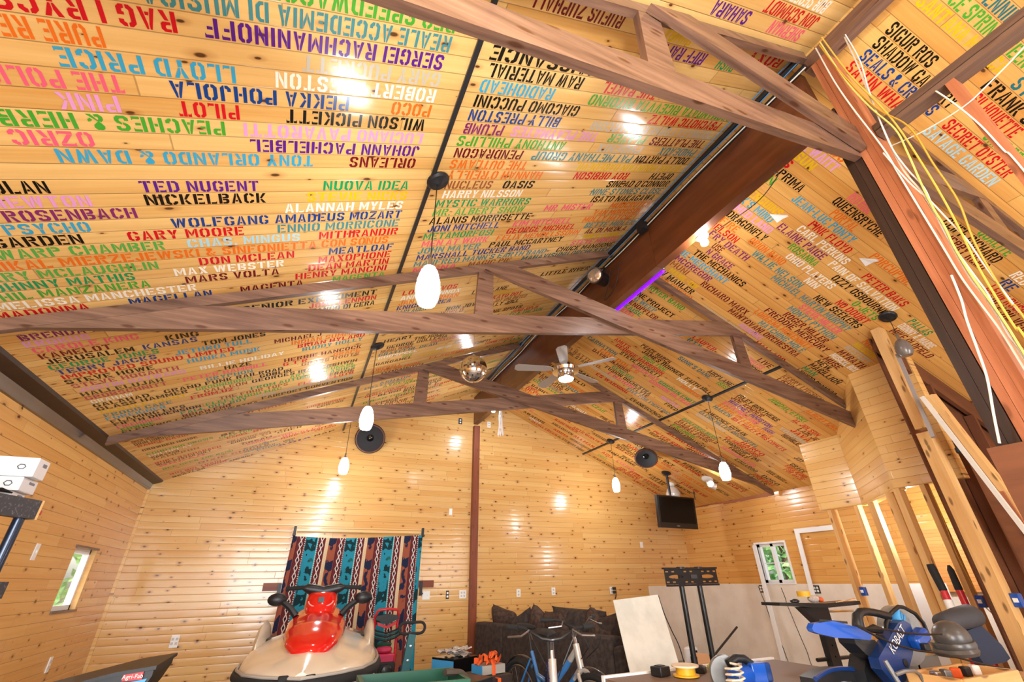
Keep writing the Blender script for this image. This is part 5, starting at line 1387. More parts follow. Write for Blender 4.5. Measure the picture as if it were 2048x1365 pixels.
# ------------------------------------------------------------------ personal watercraft on its trailer
ang = math.atan2(.11, 1.0)
px0, py0 = .20, 4.25
t = thing('personal_watercraft', (px0, py0, 0), 'red and cream personal watercraft with black handlebars facing the viewer', 'personal watercraft')
PM = Matrix.Rotation(-ang, 3, 'Z')
def pw(x, y, z): q = PM @ Vector((x, y, 0)); return (q.x, q.y, z)
def ip(tb, t_):
    for (a, *A), (b, *B) in zip(tb, tb[1:]):
        if t_ <= b:
            k = (t_-a)/(b-a); k = k*k*(3-2*k)*.4+k*.6; return [p+(q-p)*k for p, q in zip(A, B)]
    return tb[-1][1:]
DK = [(0, .07, .80, .74), (.12, .28, .83, .74), (.32, .43, .88, .735), (.65, .53, .95, .73), (1.0, .565, 1.02, .725), (1.35, .57, 1.06, .72), (1.6, .56, .98, .72), (2.7, .50, .96, .72)]
rs = []
for i in range(28):
    y = 2.7*i/27; hw, cz, rz = ip(DK, y); ring = []
    for k in range(25):
        a = math.pi*k/24-math.pi/2; s_ = math.sin(a); c = math.cos(a)
        f = max(0, c)**.75; sh = .74*f+.26*max(0., 1-abs(s_)*1.75)
        ring.append(pw(hw*s_, y, rz+(cz-rz)*sh))
    ring += [pw(hw*.95, y, rz-.07), pw(-hw*.95, y, rz-.07)]
    rs.append(ring)
mb = MB(); mb.rings(rs); mb.build('deck', M_cream, t, True, smooth=50)
rs = []
for i in range(16):
    y = .06+2.6*i/15; hw, cz, rz = ip(DK, y); kz = .46-.08*min(1, y)
    rs.append([pw(-hw*.96, y, rz-.05), pw(-hw*.75, y, .58), pw(0, y, kz), pw(hw*.75, y, .58), pw(hw*.96, y, rz-.05)])
mb = MB(); mb.rings(rs); mb.build('hull', M_cream, t, True)
rail = [pw(-ip(DK, y)[0]-.012, y, ip(DK, y)[2]-.015) for y in [2.6-.1*i for i in range(26)]]+[pw(0, -.04, .722)]+[pw(ip(DK, y)[0]+.012, y, ip(DK, y)[2]-.015) for y in [.1*i for i in range(1, 27)]]
mb = MB(); mb.tube(rail, .036, 10); mb.build('rub_rail', M_rubber, t, True)
mb = MB(); mb.tube([(p[0], p[1], p[2]+.042) for p in rail], .012, 8); mb.build('rail_stripe', mat('rail_grey', srgb(168, 160, 150), .4), t, True)
for s in (-1, 1):
    mb = MB(); rs = []
    for k in range(9):
        y = 1.02+.09*k; q = math.sin(math.pi*k/8)**.5
        rs.append([pw(s*(.49+.062*math.cos(a)*max(q, .1)), y, .80+(.08+.15*q)*max(0, math.sin(a))+.02*math.sin(a)) for a in [2*math.pi*j/12 for j in range(12)]])
    mb.rings(rs); mb.build('side_fin', M_cream, t, True)
    mb = MB(); mb.box(pw(s*.42, 1.42, .86), (.13, .40, .10)); mb.build('footwell_pad', M_black, t, True, bevel=.03)
HD = [(.34, .05, .015, .885), (.40, .14, .04, .905), (.52, .205, .062, .945), (.72, .245, .085, .99), (.95, .255, .10, 1.035), (1.15, .225, .105, 1.075), (1.30, .16, .08, 1.09), (1.38, .06, .02, 1.08)]
rs = []
for i in range(24):
    y = .34+1.04*i/23; hw, hh, bz = ip(HD, y)
    rs.append([pw(hw*math.cos(a), y, bz-.03+(hh+.03)*(max(0, math.sin(a))**.8) if math.sin(a) > 0 else bz-.03-.05*abs(math.sin(a))) for a in [2*math.pi*j/24 for j in range(24)]])
mb = MB(); mb.rings(rs); mb.build('hood', M_red_gel, t, True, smooth=60)
rs = []
for i, (z, hw, hd, y) in enumerate(((1.08, .10, .10, 1.02), (1.12, .135, .13, 1.06), (1.17, .150, .15, 1.10), (1.22, .148, .15, 1.14), (1.265, .14, .14, 1.17), (1.285, .12, .12, 1.18), (1.29, .05, .05, 1.18))):
    rs.append([pw(hw*math.cos(a)*(1 if math.sin(a) < 0 else .9), y+hd*math.sin(a), z) for a in [2*math.pi*j/24 for j in range(24)]])
mb = MB(); mb.rings(rs); mb.build('steering_cowl', M_red_gel, t, True, smooth=60)
mb = MB(); mb.box(pw(0, .985, 1.225), (.05, .03, .045)); mb.build('cowl_vent', M_black, t, True, smooth=0)
mb = MB(); mb.tube([pw(.11*math.cos(a), .955+.03*abs(math.cos(a)), 1.215-.05*math.sin(a)*1.0) for a in [math.pi*k/12 for k in range(13)]], .006, 6); mb.build('cowl_crease', mat('pale_crease', srgb(228, 150, 140), .3), t, True)
mb = MB()
mb.rings([[pw(x, 1.16+.045*math.cos(a), 1.325-.03*math.exp(-(x*9)**2)+h*math.sin(a)) for a in [2*math.pi*j/12 for j in range(12)]] for x, h in ((-.19, .02), (-.15, .045), (-.09, .048), (0, .042), (.09, .048), (.15, .045), (.19, .02))])
mb.build('handlebar_pad', M_black, t, True)
for s in (-1, 1):
    mb = MB(); mb.tube([pw(s*.17, 1.17, 1.33), pw(s*.24, 1.2, 1.325), pw(s*.34, 1.24, 1.32)], [.018, .020, .019], 10); mb.tube([pw(s*.335, 1.24, 1.32), pw(s*.35, 1.245, 1.32)], .026, 10)
    mb.build('hand_grip', M_rubber, t, True)
    mb = MB(); mb.tube([pw(s*.20, .98, 1.10), pw(s*.26, .99, 1.165), pw(s*.32, 1.0, 1.205), pw(s*.36, 1.0, 1.225)], [.03, .028, .025, .02], 8); mb.ball(pw(s*.385, 1.0, 1.235), (.085, .05, .055), 16)
    mb.build('mirror_arm', M_black, t, True)
mb = MB(); mb.rings([[pw(hw*math.cos(a), y, .98+hz*max(-.2, math.sin(a))) for a in [2*math.pi*j/14 for j in range(14)]] for y, hw, hz in ((1.36, .10, .06), (1.5, .15, .12), (1.9, .17, .16), (2.4, .17, .17), (2.6, .12, .10))]); mb.build('seat', M_rubber, t, True)
for x in (-.12, .06):
    mb = MB(); mb.box(pw(x, .02, .755), (.07, .05, .05)); mb.build('bow_latch', M_rubber, t, True, bevel=.008)
t2 = thing('boat_trailer', (px0, py0, 0), 'dark trailer frame carrying the watercraft, mostly below the picture', 'trailer')
for s in (-1, 1):
    mb = MB(); mb.board(pw(s*.3, .1, .40), pw(s*.3, 2.6, .40), .12, .05, (0, 0, 1)); mb.build('bunk_rail', M_blackmet, t2, True, smooth=0)
    mb = MB(); mb.lathe([(.08, -.07), (.22, -.07), (.24, -.04), (.24, .04), (.22, .07), (.08, .07)], pw(s*.66, 1.7, .24), (1, 0, 0), 24); mb.build('wheel', M_rubber, t2, True)
mb = MB(); mb.box(pw(0, 1.7, .26), (1.25, .06, .06)); mb.box(pw(0, .3, .36), (.7, .06, .06)); mb.build('axle', M_blackmet, t2, True, smooth=0)
for s in (-1, 1):
    mb = MB(); mb.board(pw(s*.3, .6, .30), pw(s*.3, .6, .5), .06, .06, (1, 0, 0)); mb.build('upright', M_blackmet, t2, True, smooth=0)
# ------------------------------------------------------------------ machines by the far door
t = thing('wheeled_pressure_washer', (1.29, 7.15, 0), 'red-framed engine pressure washer standing in front of the blanket', 'pressure washer')
mb = MB(); mb.tube([(-.15, 0, .30), (-.15, .02, .88), (-.155, .0, .96), (-.13, -.02, 1.03), (0, -.03, 1.045), (.13, -.02, 1.03), (.155, 0, .96), (.15, .02, .88), (.15, 0, .30)], .018, 10); mb.build('handle', M_redp, t, True)
mb = MB(); mb.prism([(-.16, .93), (0, .865), (.16, .93), (.14, .965), (0, .985), (-.14, .965)], 1, -.05, .04); mb.build('control_panel', M_black, t, True, smooth=0, bevel=.008)
mb = MB(); mb.prism([(-.13, .90), (0, .85), (.13, .90), (.12, .86), (0, .82), (-.12, .86)], 1, -.045, .02); mb.build('panel_badge', M_redp, t, True, smooth=0)
for k in range(5):
    mb = MB(); z = .80-.022*k; mb.tube([(-.22, -.03, z+.04), (-.12, -.06, z), (0, -.07, z-.03), (.12, -.06, z), (.2, -.03, z+.04)], .010, 7); mb.build('hose_loop', M_teal if k % 2 else M_blackmet, t, True)
mb = MB(); mb.box((0, -.02, .50), (.24, .26, .10)); mb.lathe([(.03, 0), (.10, .02), (.11, .06), (.06, .09)], (0, -.02, .54)); mb.build('engine_cover', M_pink, t, True, bevel=.02)
mb = MB(); mb.box((.02, -.06, .38), (.22, .26, .18)); mb.lathe([(.05, -.03), (.08, -.02), (.08, .03), (.05, .04)], (.02, -.2, .37), (0, 1, 0)); mb.build('engine_block', M_blackmet, t, True, bevel=.015)
mb = MB(); mb.tube([(-.09, -.16, .46), (-.14, -.19, .38), (-.09, -.2, .30), (-.02, -.2, .30)], .012, 7); mb.build('fuel_line', M_plate, t, True)
mb = MB(); mb.lathe([(.02, 0), (.09, .01), (.10, .05), (.02, .07)], (.0, .02, .60)); mb.build('fuel_cap', M_green, t, True)
mb = MB(); mb.box((0, -.05, .24), (.42, .40, .08)); mb.build('deck', M_pink, t, True, bevel=.02)
for s in (-1, 1):
    mb = MB(); mb.lathe([(.04, -.03), (.11, -.03), (.125, 0), (.11, .03), (.04, .03)], (s*.25, .05, .125), (1, 0, 0), 20); mb.build('wheel', M_rubber, t, True)
t = thing('tiller_handle_bar', (1.25, 5.5, 0), 'dark steel upright with an oval grip loop in front of the pressure washer', 'handle bar')
mb = MB(); mb.board((-.12, .0, .02), (.02, 0, .88), .075, .045, (1, 0, 0)); mb.build('upright', M_teal, t, True, smooth=0)
lp = arc((-.06, 0, .935), .05, 90, 270, 8, (0, 2))+arc((.10, 0, .935), .05, -90, 90, 8, (0, 2))
lp = [(-.06+(p[0]+.06)*1.25 if p[0] < 0 else p[0], p[1], p[2]) for p in lp]
mb = MB(); mb.tube(lp, .014, 10, closed=True); mb.build('grip_loop', M_rubber, t, True)
for k, z in enumerate((.55, .66, .78)):
    mb = MB(); mb.lathe([(.012, 0), (.012, .01), (.001, .012)], (-.12+.163*z, -.023, z), (0, -1, 0), 10); mb.build('bolt', M_steel, t, True)
mb = MB(); mb.box((-.12, 0, .02), (.34, .34, .04)); mb.build('foot_plate', M_blackmet, t, True, smooth=0)
# green bin
t = thing('green_bin', (.78, 3.3, 0), 'dark green open plastic bin at the bottom edge, right of the watercraft', 'bin')
mb = MB(); outer = [(-.30, -.2), (.28, -.22), (.30, .2), (-.28, .22)]
def lvl(s, z): return [(x*s, y*s, z) for x, y in outer]
mb.rings([lvl(.80, 0), lvl(.92, .45), lvl(1.0, .82), lvl(1.05, .825), lvl(1.05, .855), lvl(.96, .855), lvl(.90, .6), lvl(.80, .03)]); mb.build('tub', M_green, t, True, smooth=0)
for s in (-1, 1):
    mb = MB(); mb.box((s*.16, -.2, .80), (.02, .05, .10)); mb.build('side_rib', M_green, t, True, smooth=0)
cable('hose_end', [(1.16, 3.4, .80), (1.10, 3.32, .845), (1.03, 3.27, .862), (.97, 3.25, .868)], .026, mat('brown_hose', srgb(74, 64, 56), .6), 'thick brownish hose end lying over the green bin rim')
# ------------------------------------------------------------------ boxes by the sofa
def cabinet_box(name, c, d, rz, mats, label, cat, extra=None):
    t = thing(name, (c[0], c[1], 0), label, cat, rz=rz)
    mb = MB(); mb.box((0, 0, c[2]), d); mb.build('body', mats[0], t, True, smooth=0, bevel=.006)
    if extra: extra(t, c, d)
    return t
def face_l(m_):
    def f(t, c, d):
        mb = MB(); mb.box((-d[0]/2-.004, 0, c[2]), (.008, d[1]*.94, d[2]*.94)); mb.build('front_face', m_, t, True, smooth=0)
        mb = MB(); mb.box((-d[0]/2-.009, 0, c[2]), (.006, d[1]*.6, d[2]*.7)); mb.build('face_panel', M_plate, t, True, smooth=0, bevel=.01)
    return f
cabinet_box('speaker_cabinet', (1.80, 5.68, .32), (.36, .34, .64), R_(28), [M_blackgloss], 'black box with pale blue front under crumpled paper, left of the ridge post foot', 'box', face_l(M_skyblue))
mb = MB()
for k in range(6):
    a = 1.1*k
    mb.grid(lambda u, v, a=a, k=k: (1.78+.11*math.cos(a)*.8+(u-.5)*.19, 5.66+.09*math.sin(a)+(v-.5)*.17, .648+.012*k+.018*math.sin(u*9+k)*math.cos(v*8+k)+.010), 8, 8)
tag(mb.build('crumpled_papers', M_paper, smooth=60, solid=.002), 'crumpled pale papers on top of the black and blue box', 'paper', kind='stuff')
cabinet_box('blue_box', (1.58, 4.55, .31), (.30, .30, .62), R_(35), [M_blackmet], 'low box with bright blue side at the bottom edge beside the green bin', 'box', lambda t, c, d: MB().box((-d[0]/2-.004, 0, c[2]), (.008, d[1]*.98, d[2]*.98)).build('front_face', M_skyblue, t, True, smooth=0))
cabinet_box('storage_chest', (1.88, 5.02, .28), (.44, .38, .57), R_(12), [mat('dark_chest', srgb(58, 46, 42), .5)], 'dark brown chest under the box of orange straps', 'chest')
t = thing('strap_crate', (1.93, 5.0, .572), 'small white box heaped with orange ratchet straps', 'box', rz=R_(12))
mb = MB(); mb.box((0, 0, .035), (.26, .20, .07)); mb.build('carton', mat('grey_carton', srgb(166, 160, 150), .6), t, True, smooth=0)
mb = MB(); mb.box((-.132, 0, .035), (.005, .19, .07)); mb.build('carton_side', M_skyblue, t, True, smooth=0)
rn = random.Random(9)
for k in range(8):
    x, y = rn.uniform(-.10, .08), rn.uniform(-.08, .07); mb = MB()
    pts = [(x+.05*math.cos(q+k), y+.05*math.sin(q*1.3+k), .08+.014*k*.7+.025*math.sin(q*2+k)) for q in [j*.8 for j in range(9)]]
    mb.tube(pts, .018, 6, sy=.25); mb.build('strap', M_orange, t, True)
mb = MB(); mb.tube([(.0, -.06, .11), (-.01, -.11, .07), (-.01, -.115, -.02), (-.015, -.215, -.02), (-.015, -.22, -.3)], .018, 6, sy=.2); mb.build('strap_tail', M_orange, t, True)
mb = MB(); mb.tube(arc((.02, .02, .135), .055, 0, 300, 14), .012, 8); mb.build('black_strap', M_black, t, True)
# ------------------------------------------------------------------ sofa with loose pillows
sa, sb = Vector((2.74, 7.70, 0)), Vector((3.30, 4.86, 0))
sd = (sb-sa).normalized(); sn = Vector((-sd.y, sd.x, 0))
if sn.x < 0: sn = -sn
t = thing('sofa', (2.74, 7.70, 0), 'dark grey-brown sofa seen from behind its tall back', 'sofa')
def sp(a, b, z): q = sa+sd*a+sn*b; return Vector((q.x-2.74, q.y-7.70, z))
Ls = (sb-sa).length
def sbox(mb, a0, a1, b0, b1, z0, z1):
    P = [sp(a, b, z) for z in (z0, z1) for a, b in ((a0, b0), (a1, b0), (a1, b1), (a0, b1))]
    mb.add(P, [(3, 2, 1, 0), (4, 5, 6, 7), (0, 1, 5, 4), (1, 2, 6, 5), (2, 3, 7, 6), (3, 0, 4, 7)]); return mb
cut = [0, .75, Ls-.02]
for a, b in zip(cut, cut[1:]): sbox(MB(), a+.002, b-.002, 0, .20, .06, .80).build('back', M_sofa, t, True, smooth=30, bevel=.03)
sbox(MB(), 0, Ls, .2, .64, .06, .42).build('base', M_sofa, t, True, smooth=30, bevel=.03)
sbox(MB(), Ls-.02, Ls+.12, .0, .64, .06, .72).build('arm', M_sofa, t, True, smooth=30, bevel=.05)
sbox(MB(), .0, .18, .2, .64, .42, .62).build('arm', M_sofa, t, True, smooth=30, bevel=.05)
def pillow(c, d, rx, ry, rz, m_, label):
    rot = Matrix.Rotation(rz, 3, 'Z') @ Matrix.Rotation(ry, 3, 'Y') @ Matrix.Rotation(rx, 3, 'X'); mb = MB()
    n = 14
    def P(u, v, s):
        a, b = 2*u-1, 2*v-1
        th = ((1-a**4)*(1-b**4))**.5
        k = 1-.10*(1-abs(a)**2)*(abs(b)**2)-.0; q = 1-.10*(1-abs(b)**2)*(abs(a)**2)
        return rot @ Vector((a*d[0]/2*q, s*d[1]/2*th+.012*math.sin(7*u+3*v), b*d[2]/2*k))+Vector(c)
    mb.grid(lambda u, v: P(u, v, 1), n, n, uvs=False); mb.grid(lambda u, v: P(u, v, -1), n, n, uvs=False)
    return tag(mb.build('pillow', m_, smooth=80), label, 'pillow', 'loose sofa pillows')
def onsofa(a, b, z): q = sa+sd*a+sn*b; return (q.x, q.y, z)
ra = math.atan2(sd.y, sd.x)
for a, b, z, d, rx, ry, rz, m_, lb in (
    (.30, .36, .78, (.62, .22, .42), .25, .18, 0, M_cushion, 'brown piped pillow at the end of the sofa next to the ridge post'),
    (.80, .36, .74, (.44, .24, .40), -.2, -.5, .3, M_sofa, 'rounded dark pillow slumped second from the ridge post'),
    (1.22, .36, .76, (.50, .22, .44), .3, .6, .2, M_cushion, 'tilted brown pillow behind the bicycle handlebars'),
    (1.62, .34, .78, (.60, .22, .46), .2, -.1, -.2, M_cushion, 'creased brown pillow in the middle of the sofa'),
    (1.98, .42, .83, (.95, .24, .42), .35, .04, .1, M_sofa, 'large dark cushion standing tallest on the sofa'),
    (2.35, .36, .76, (.50, .22, .44), .2, .55, -.2, M_cushion, 'brown pillow leaning under the tallest cushion'),
    (2.62, .40, .80, (.50, .24, .42), .2, -.25, .2, M_sofa, 'dark pillow with pointed corner near the wallboard sheet')):
    pillow(onsofa(a, b, z), d, rx, ry, ra+rz, m_, lb)
# ------------------------------------------------------------------ bicycles
def bike(loc, rz, m_main, m_fork, label):
    t = thing('bicycle', loc, label, 'bicycle', 'bicycles by the sofa', rz); W = 1.06; R = .33
    for k, x in enumerate((0, W)):
        y = 0
        mb = MB(); mb.tube([(x+(R-.022)*math.cos(q), 0, R+(R-.022)*math.sin(q)) for q in [2*math.pi*j/40 for j in range(40)]], .024, 10, closed=True); wl = mb.build('wheel', M_rubber, t, True)
        mb = MB(); mb.tube([(x+(R-.055)*math.cos(q), 0, R+(R-.055)*math.sin(q)) for q in [2*math.pi*j/40 for j in range(40)]], .011, 8, closed=True); mb.build('rim', M_steel, wl)
        mb = MB()
        for j in range(24):
            q = 2*math.pi*j/24; mb.tube([(x+.02*math.cos(q+1.2), (.03 if j % 2 else -.03), R+.02*math.sin(q+1.2)), (x+(R-.06)*math.cos(q), 0, R+(R-.06)*math.sin(q))], .0014, 4)
        mb.lathe([(.02, -.05), (.024, 0), (.02, .05)], (x, 0, R), (0, 1, 0), 12); mb.build('spokes', M_steel, wl)
    HT, HB, BB, ST = Vector((W-.18, 0, .84)), Vector((W-.13, 0, .68)), Vector((.42, 0, .29)), Vector((.22, 0, .74))
    fr = MB()
    fr.tube([HB, (W-.36, 0, .47), BB], [.026, .03, .028], 10); fr.tube([HT-Vector((0, 0, .03)), (W-.34, 0, .66), (.52, 0, .50), (.30, 0, .56)], [.022, .026, .026, .02], 10)
    fr.tube([BB, ST], .018, 10); fr.tube([HB, HT], .024, 10)
    mb = MB(); mb.tube([HB-Vector((0, 0, .02)), HT+Vector((0, 0, .01))], .029, 12); mb.tube([HT-Vector((0, 0, .03)), (W-.27, 0, .725)], [.024, .026], 10); mb.tube([HB, (W-.22, 0, .595)], .0275, 10); mb.build('head_tube', M_bikesilver, t, True)
    for s in (-1, 1): fr.tube([BB+Vector((0, s*.03, 0)), (0, s*.06, R)], .011, 8); fr.tube([ST-Vector((0, 0, .06))+Vector((0, s*.02, 0)), (0, s*.06, R)], .009, 8)
    fr.build('frame', m_main, t, True)
    mb = MB()
    for s in (-1, 1): mb.tube([HB+Vector((.015, s*.055, -.03)), (W-.03, s*.06, .45), (W, s*.06, R)], [.017, .015, .011], 8)
    mb.tube([HB+Vector((.015, -.055, -.03)), HB+Vector((.01, 0, -.01)), HB+Vector((.015, .055, -.03))], .018, 8); mb.build('fork', m_fork, t, True)
    mb = MB(); mb.tube([HT, HT+Vector((-.02, 0, .07)), HT+Vector((.06, 0, .13))], [.018, .018, .016], 8); mb.build('stem', M_steel, t, True)
    hb = HT+Vector((.06, 0, .13)); mb = MB()
    mb.tube([hb+Vector((-.13, -.31, .075)), hb+Vector((-.05, -.19, .07)), hb+Vector((0, -.07, .01)), hb, hb+Vector((0, .07, .01)), hb+Vector((-.05, .19, .07)), hb+Vector((-.13, .31, .075))], .012, 8); mb.build('handlebar', M_blackmet, t, True)
    for s in (-1, 1):
        mb = MB(); mb.tube([hb+Vector((-.085, s*.24, .073)), hb+Vector((-.14, s*.325, .075))], .019, 10); mb.build('grip', M_rubber, t, True)
        mb = MB(); mb.tube([hb+Vector((-.03, s*.16, .06)), hb+Vector((.02, s*.22, .03)), hb+Vector((-.04, s*.32, .02))], .007, 6); mb.build('brake_lever', M_steel, t, True)
        mb = MB(); mb.tube([hb+Vector((-.03, s*.16, .06)), hb+Vector((.16, s*.14, .02)), hb+Vector((.17, s*.06, -.12)), hb+Vector((.03, s*.03, -.22))], .004, 5); mb.build('brake_cable', M_cable_k, t, True)
    mb = MB(); mb.tube([ST-Vector((0, 0, .05)), ST+Vector((-.05, 0, .17))], .013, 8); mb.build('seat_post', M_blackmet, t, True)
    rs = []
    for x, hw, zz in ((-.16, .02, .02), (-.14, .075, .03), (-.06, .085, .03), (.02, .05, .025), (.11, .022, .015), (.13, .01, .01)):
        rs.append([ST+Vector((-.05+x, hw*math.cos(a), .20+zz*math.sin(a))) for a in [2*math.pi*j/12 for j in range(12)]])
    mb = MB(); mb.rings(rs); mb.build('saddle', M_rubber, t, True)
    mb = MB(); mb.lathe([(.03, -.008), (.095, -.004), (.095, .004), (.03, .008)], BB+Vector((0, -.06, 0)), (0, 1, 0), 24); mb.tube([BB+Vector((0, -.07, 0)), BB+Vector((.09, -.09, -.13))], .012, 6); mb.box(BB+Vector((.09, -.13, -.135)), (.09, .07, .02)); mb.build('crankset', M_blackmet, t, True)
    for x, z in ((.06, .66), (W-.02, .69)):
        mb = MB(); mb.tube([(x+.20*math.cos(q), 0, R+.01+.36*math.sin(q)) if False else (x-(W*0) + .365*math.cos(q), 0, R+.365*math.sin(q)) for q in ([R_(60+10*j) for j in range(12)] if x < .5 else [R_(60+6*j) for j in range(8)])], .022, 6, sy=.25); mb.build('mudguard', M_blackmet, t, True)
    return t
bike((2.22, 4.30, 0), R_(-115), M_bikenavy, M_bikesilver, 'dark blue bicycle with black saddle, left of the two by the sofa')
bike((2.27, 5.02, 0), R_(-79), M_bikeblue, M_bikesilver, 'light blue and silver bicycle, right of the two by the sofa')

# ------------------------------------------------------------------ grey wallboard sheet, television stand, floor clutter
A = [Vector((3.015, 4.05, .012)), Vector((3.61, 4.05, .012)), Vector((3.795, 4.60, 1.19)), Vector((3.19, 4.60, 1.153))]
mb = MB(); nrm = (A[1]-A[0]).cross(A[3]-A[0]).normalized()*.006
mb.face(A); mb.face([p+nrm for p in A][::-1])
for i in range(4): j = (i+1) % 4; mb.face([A[i], A[i]+nrm, A[j]+nrm, A[j]])
tag(mb.build('wallboard_sheet', M_sheet, smooth=0), 'grey wallboard sheet leaning against the right end of the sofa', 'board')
cable('loose_cable', [(3.80, 4.595, 1.185), (3.805, 4.55, 1.02), (3.83, 4.5, .86), (3.87, 4.46, .70), (3.90, 4.44, .4), (3.92, 4.42, .02)], .006, M_cable_k, 'thin black cord hanging from the top right corner of the leaning grey sheet')
t = thing('television_stand', (4.30, 4.60, 0), 'black twin-pole television stand with an empty slotted mounting plate', 'television stand')
for x in (-.14, .13):
    mb = MB(); mb.tube([(x, 0, .05), (x, 0, 1.30)], .030, 14); mb.tube([(x, 0, .52), (x, 0, .60)], .035, 14); mb.build('pole', M_blackmet, t, True)
hs = []
for zc_ in (1.418, 1.312):
    for k in range(9):
        x = -.36+.09*k
        if abs(x+.14) < .05 or abs(x-.13) < .05: continue
        hs.append([(x-.022, zc_-.007), (x+.022, zc_-.007), (x+.022, zc_+.007), (x-.022, zc_+.007)])
for xc in (-.235, .235): hs.append([(xc+.105*math.cos(R_(a)), 1.365+.020*math.sin(R_(a))) for a in range(0, 360, 20)])
mb = holed([(-.395, 1.29), (.395, 1.29), (.395, 1.445), (-.395, 1.445)], hs, .006, lambda x, y, q: (x, -.04+q, y))
mb.build('mount_plate', M_blackmet, t, True, smooth=0)
mb = MB(); mb.box((0, -.035, 1.452), (.80, .05, .018)); mb.box((.01, -.035, 1.278), (.76, .05, .02)); mb.build('mount_rail', M_blackmet, t, True, smooth=0)
for x in (-.14, .13):
    mb = MB(); mb.box((x, -.02, 1.37), (.07, .03, .17)); mb.lathe([(.045, -.01), (.045, .012)], (x, -.03, 1.455), (0, 0, 1), 16); mb.build('pole_clamp', M_black, t, True, smooth=0)
mb = MB(); mb.box((.03, -.046, 1.365), (.09, .004, .04)); mb.build('label', mat('dark_grey_label', srgb(70, 70, 72), .6), t, True, smooth=0)
mb = MB(); mb.box((0, 0, .03), (.75, .5, .05)); mb.build('base', M_blackmet, t, True, smooth=0, bevel=.01)
for x in (-.14, .13):
    mb = MB(); mb.lathe([(.12, 0), (.09, .02), (.045, .06), (.035, .10)], (x, 0, .05), n=20); mb.build('pole_foot', M_blackmet, t, True)
# low wall cap: long white-edged bench top at the bottom edge
t = thing('work_bench', (2.85, 2.75, 0), 'cluttered work bench with pale edge strips along the bottom of the picture', 'work bench')
mb = MB(); mb.box((0, 0, .755), (1.60, .80, .03)); mb.build('top', mat('bench_top', srgb(120, 96, 78), .6), t, True, smooth=0)
mb = MB(); mb.box((0, .405, .758), (1.62, .03, .05)); mb.box((0, -.405, .755), (1.62, .02, .04)); mb.build('edge_strip', M_white, t, True, smooth=0)
for x in (-.7, .7):
    for y in (-.33, .33):
        mb = MB(); mb.board((x, y, 0), (x, y, .74), .09, .09, (1, 0, 0)); mb.build('leg', M_stud, t, True, smooth=0)
t = thing('wire_spool', (2.55, 2.92, .772), 'yellow spool with white top flange on the work bench', 'spool')
mb = MB(); mb.lathe([(.075, 0), (.085, .004), (.085, .012), (.062, .014), (.062, .055)], n=28); mb.build('core', M_yellow, t, True)
mb = MB(); mb.lathe([(.001, .055), (.088, .055), (.09, .06), (.088, .066), (.012, .066), (.001, .064)], n=28); mb.build('flange', mat('pale_flange', srgb(226, 206, 176), .5), t, True)
t = thing('circular_saw', (2.66, 2.58, .772), 'blue cordless circular saw with black handle and steel guard on the work bench', 'saw', rz=R_(-12))
mb = MB(); mb.lathe([(.02, -.02), (.095, -.02), (.098, -.012), (.098, .012), (.095, .02), (.02, .02)], (-.07, .02, .055), (.25, 1, 0), 28); mb.build('blade_guard', M_tin, t, True)
mb = MB(); mb.lathe([(.03, -.10), (.048, -.09), (.05, .05), (.04, .06)], (.0, -.05, .05), (.9, .3, 0), 20); mb.box((.11, -.02, .055), (.10, .10, .11)); mb.build('motor', M_blue, t, True, bevel=.012)
mb = MB(); mb.tube([(-.07, -.03, .11), (-.01, -.03, .135), (.05, -.02, .13), (.10, -.02, .10)], [.022, .024, .024, .022], 10); mb.tube([(-.06, -.03, .12), (-.02, -.06, .08), (.0, -.07, .04)], [.02, .022, .02], 10); mb.build('handle', M_black, t, True)
mb = MB(); mb.box((.175, -.02, .06), (.05, .09, .10)); mb.build('battery', M_navy, t, True, bevel=.01)
mb = MB(); mb.box((.0, 0, .006), (.30, .14, .008)); mb.build('shoe', M_steel, t, True, smooth=0)
t = thing('rope_coil', (2.50, 2.45, .772), 'pale cord coil lying beside the circular saw', 'cord')
mb = MB(); mb.tube([(.06*math.cos(q*.9)*(1-.01*q), .05*math.sin(q*.9), .01+.004*q) for q in range(30)], .006, 6); mb.build('coil', mat('pale_cord', srgb(214, 196, 168), .7), t, True)
for k, (x, y, z, d, m_, nm, lb, ct) in enumerate((
    (2.42, 3.02, .80, (.10, .09, .055), M_black, 'tool_case', 'small black case behind the yellow spool', 'case'), (2.74, 2.98, .79, (.08, .06, .04), M_blackmet, 'tool_clamp', 'small dark tool between the spool and the stand pole', 'tool'),
    (2.85, 3.0, .79, (.05, .04, .03), mat('lime_plastic', srgb(176, 182, 70), .5), 'tape_roll', 'small lime green roll beside the spool', 'tape'))):
    mb = MB(); mb.box((x, y, z), d, 0, rotz(.4*k+.2)); mb.box((x, y, z+d[2]/2), (d[0]*.6, d[1]*.6, .012), 0, rotz(.4*k+.2)); tag(mb.build(nm, m_, smooth=30, bevel=.008), lb, ct)
t = thing('flattened_carton', (5.95, 6.05, 0), 'opened cardboard carton lying on the floor near the bare wallboard', 'cardboard')
mb = MB(); mb.face([(-.62, -.1, .30), (.40, -.15, .20), (.52, -.42, .03), (-.55, -.42, .03)]); mb.build('flap', M_card, t, True, smooth=0, solid=.006)
mb = MB(); mb.face([(-.62, -.1, .30), (.40, -.15, .20), (.25, .12, .30), (-.3, .14, .38)]); mb.build('flap', M_card, t, True, smooth=0, solid=.006)
mb = MB(); mb.face([(-.55, -.42, .02), (.52, -.42, .02), (.30, .14, .02), (-.5, .14, .02)]); mb.build('bottom_panel', M_card, t, True, smooth=0, solid=.006)
t = thing('paper_sack', (5.80, 6.45, 0), 'white paper sack with red print on the floor left of the stand poles', 'sack')
